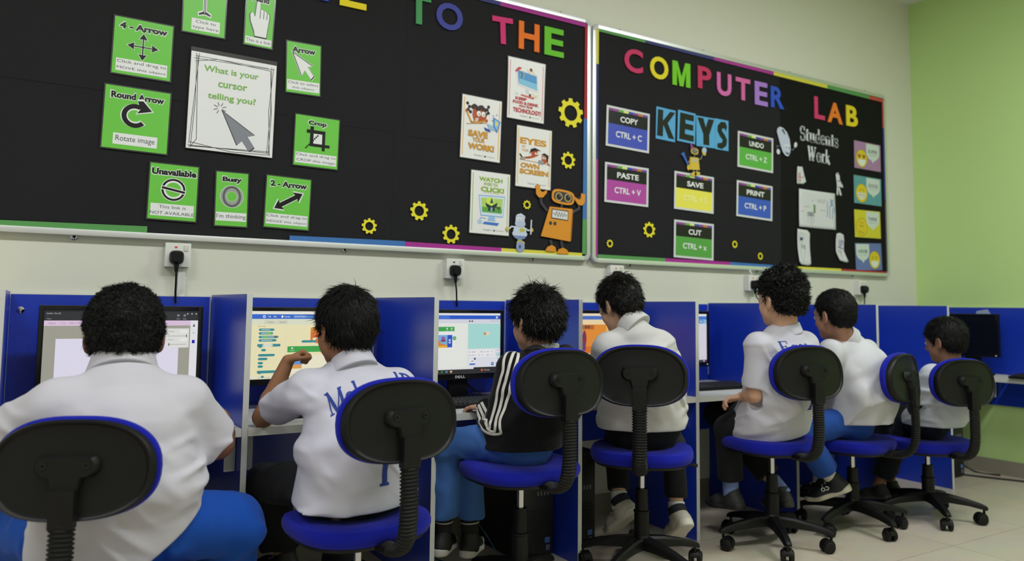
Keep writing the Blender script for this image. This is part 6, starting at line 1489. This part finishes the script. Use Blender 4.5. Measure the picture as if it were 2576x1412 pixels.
# 5 curly hair
p5, s5, f5, i5 = person(dict(label='curly haired boy in a white polo shirt and black trousers', s=.95, seed=5,
    H=(2.135, -0.914, 1.060), hf=(.06, 1, -.05), hs=1.06, N=(2.148, -0.922, 0.932), SL=(2.002, -0.907, 0.860), SR=(2.299, -0.903, 0.862), P=(2.19, -.800, .550), pf=(-.10, .99, 0),
    EL=(2.001, -0.888, 0.662), ER=(2.36, -.78, .65), WL=(2.031, -0.787, 0.640), WR=(2.33, -.63, .650), KL=(2.065, -0.675, 0.485), KR=(2.22, -.46, .52), AL=(2.096, -0.657, 0.212), AR=(2.306, -0.752, 0.212), tdl=(-.12, .98, -.1), tdr=(.2, .9, -.2),
    w=(.150, .138, .128), d=(.120, .108, .092), ar=.041, nk=.047, th=.070, hands=.90, slump=.04,
    hl=((-.62, .70, -.15), (0, .2, 1), dict(curl=(.5, .55, .6, .65))), hr=((0, .95, -.1), (0, 0, 1), REST),
    skin=(206, 162, 134), hair=(7, 6, 7), hr_=dict(th=.014, crown=.025, seed=5, lump=.022, nape=.004, tufts=[tf(8000, .016, .0019, .003, 1.3, 51, up=.10), tf(400, .020, .0012, .005, 1.4, 52, up=.35)]),
    trouser=(24, 25, 29), shoe=((44, 44, 46), (40, 40, 42)), sock=((120, 140, 196), .055), shirt=(197, 196, 206), slr=.054, sleeve=.86, hem=flat_hem(.475, (.15, .0), (2.19, -.85)), loose=.020, amp=.015, tl=.82,
    collar=dict(r=.056, h=.022, tilt=.34)))
# 6 creased shirt
P6 = dict(label='boy in a creased white shirt and blue trousers, one foot in the air', s=.88, seed=6,
    H=(2.575, -0.850, 0.991), hf=(.04, 1, -.14), hs=.98, N=(2.639, -0.856, 0.887), SL=(2.519, -0.871, 0.828), SR=(2.854, -0.818, 0.818), P=(2.745, -.80, .508), pf=(-.62, .78, 0),
    EL=(2.529, -0.813, 0.641), ER=(2.944, -0.689, 0.600), WL=(2.52, -.60, .655), WR=(2.66, -.56, .66), KL=(2.412, -0.771, 0.464), KR=(2.704, -0.692, 0.468), AL=(2.584, -0.810, 0.247), AR=(2.730, -0.637, 0.203), tdl=(-.56, .78, -.40), tdr=(-.4, .8, -.3), shoe_up=(0, 0, 1),
    w=(.130, .120, .112), d=(.118, .112, .092), ar=.038, nk=.045, th=.066, hands=.86, slump=.06,
    hl=((.0, .95, -.1), (0, 0, 1), REST), hr=((0, .95, -.1), (0, 0, 1), REST),
    skin=(172, 126, 104), hair=HK, hr_=dict(th=.011, crown=.016, seed=6, lump=.004, nape=.004, tufts=[tf(5000, .020, .0013, .001, .3, 61, up=.03)]), hrough=.38,
    trouser=(36, 78, 158), shoe=((18, 20, 26), (196, 190, 172)), sock=((206, 202, 190), .045), shoe_s=1.12, shirt=(203, 204, 209), slr=.050, sleeve=.94, hem=flat_hem(.488, (.0, -.06), (2.74, -.85)), loose=.018, amp=.026, fsc=(9, 9, 24), fturn=.8, tl=.84, leg_e=.022,
    cloth_name='shirt', collar=dict(r=.055, h=.026, tilt=.40))
p6, s6, f6, i6 = person(P6)
# 7 far right
p7, s7, f7, i7 = person(dict(label='smallest boy at the far right in a white shirt and dark trousers', s=.84, seed=7,
    H=(3.253, -0.976, 0.869), hf=(.0, 1, -.16), hs=.94, N=(3.268, -1.000, 0.769), SL=(3.153, -0.969, 0.701), SR=(3.490, -0.990, 0.702), P=(3.245, -.890, .485), pf=(-.30, .95, 0),
    EL=(3.152, -0.885, 0.561), ER=(3.48, -.82, .58), WL=(3.236, -0.802, 0.633), WR=(3.40, -.62, .655), KL=(3.270, -0.759, 0.450), KR=(3.30, -.56, .45), AL=(3.16, -.66, .12), AR=(3.27, -.66, .12), tdl=(-.3, .9, -.1), tdr=(.1, .9, -.1),
    w=(.118, .108, .104), d=(.100, .092, .080), ar=.034, nk=.041, th=.062, hands=.82, slump=.04,
    hl=((-.2, .85, -.1), (0, 0, 1), dict(curl=(.5, .5, .6, .6))), hr=((0, .95, -.1), (0, 0, 1), REST),
    skin=(150, 108, 84), hair=HK, hr_=dict(th=.015, crown=.020, seed=7, lump=.005, nape=.002, fringe=.012, tufts=[tf(4200, .028, .0015, .001, .3, 71, up=.03)]),
    trouser=(24, 26, 36), shoe=((30, 30, 34), (60, 60, 62)), shirt=(196, 201, 210), slr=.052, sleeve=.80, hem=flat_hem(.455, (.0, .0)), loose=.012, amp=.015, tl=.88, cloth_name='tee_shirt'))

# lettering on two of the shirts, the stripes of the jacket
NAVY = (30, 56, 142)
def back_word(co, f, inf, word, u, z, h, wd, c=NAVY, boldx=.85, tilt=0.0, name='printed_lettering', arch=0.0):
    r = inf['latc']; d = inf['fwd']; up = nrm(A3((0, 0, 1))+tilt*r); rt = nrm(r-tilt*A3((0, 0, 1)))
    o = inf['mid']+r*u; o[2] = z; return cloth_text(co, f, word, o, rt, up, d, h, wd, boldx, c, name, arch)
back_word(s2, f2, i2, 'MohamedD', .030, .748, .058, .300, boldx=1.1, tilt=-.15, arch=-1.2)
back_word(s2, f2, i2, '1', .025, .510, .075, .040, boldx=1.5, name='printed_number')
back_word(s5, f5, i5, 'Egea', -.030, .842, .044, .140, boldx=.95, tilt=-.05)
back_word(s5, f5, i5, '1', .045, .600, .06, .036, boldx=1.5, name='printed_number')
TAPE = (214, 212, 204)
def sleeve_lines(S_, E_, W_, fwd, lat, rad, a0):
    S_, E_, W_ = A3(S_), A3(E_), A3(W_); out = []
    for k in (-1, 0, 1):
        pts = []
        for A_, B_, ts in ((S_, E_, (.0, .25, .5, .75, .95)), (E_, W_, (.15, .4, .65, .92))):
            ax = nrm(B_-A_); o = nrm(-lat*math.cos(a0)-fwd*math.sin(a0)-((-lat*math.cos(a0)-fwd*math.sin(a0)) @ ax)*ax); sd = np.cross(ax, o)
            for t in ts:
                an = k*.34; pts.append(A_+(B_-A_)*t+(o*math.cos(an)+sd*math.sin(an))*rad*(1-.25*t if A_ is E_ else 1))
        pts.insert(0, S_+nrm(A3((0, 0, 1))*.9-lat*.3)*rad+lat*.03+k*fwd*.018); out.append(pts)
    return out
J3 = P3
for q in sleeve_lines(J3['SL'], J3['EL'], J3['WL'], i3['fwd'], i3['latc'], .055, .75): cloth_stripe(s3, f3, q, .0105, TAPE)
for q in sleeve_lines(J3['SR'], J3['ER'], J3['WR'], i3['fwd'], -i3['latc'], .055, .6): cloth_stripe(s3, f3, q, .0105, TAPE)
N3 = A3(J3['N']); l3, w3 = i3['latc'], i3['fwd']
def hood(P):
    pts = [N3-l3*.066+w3*.035-A3((0, 0, .012)), N3-l3*.066-w3*.035+A3((0, 0, .004)), N3-l3*.030-w3*.085+A3((0, 0, -.006)), N3+l3*.030-w3*.088+A3((0, 0, -.006)), N3+l3*.066-w3*.040+A3((0, 0, .004)), N3+l3*.066+w3*.030-A3((0, 0, .012))]
    d = None
    for a, b in zip(pts[:-1], pts[1:]): d = smin(d, cap(P, a, b, .024, .024), .02)
    d = smin(d, cap(P, pts[2]-w3*.01-A3((0, 0, .04)), pts[3]-w3*.01-A3((0, 0, .04)), .026, .026), .04)
    return d-folds(P, .010, 9, (20, 20, 40), .2)
solid('hood', hood, N3-.2, N3+.2, .004, mat('hood_black', (19, 19, 22), .9, bump=(700, .3)), s3)
tee = lambda P: (lambda q, t: smax(smax(np.abs(np.linalg.norm(q-t[:, None]*A3((0, 0, 1)), axis=1)-.052)-.003, t-.026-.35*(q @ w3)*-1, .003), -t-.02, .003))(P-N3, (P-N3)[:, 2])
solid('undershirt_collar', tee, N3-.12, N3+.12, .003, mat('white_jersey', (206, 206, 206), .9), s3)

# round mark on the side of the raised shoe
sh6 = [q for q in children(p6) if q.name.startswith('shoe')][0]
B6 = basis(P6['tdl'], (0, 0, 1)); d6 = nrm(P6['tdl']); u6 = nrm(A3((0, 0, 1))-d6[2]*d6); r6 = np.cross(d6, u6); O6 = A3(P6['AL']); mk = MB(); k6 = .88*1.12
for cy, a0, a1 in ((.052, 0, 360), (.034, 60, 330)):
    mk.tube([O6+(-r6*.0335+d6*(cy+.0075*math.cos(math.radians(a)))+u6*(-.034+.0075*math.sin(math.radians(a)))-r6*.0)*k6 for a in np.linspace(a0, a1, 16)], .0022, 6)
mk.build('logo', mat('reflective_white', (225, 230, 232), .4), sh6, True)
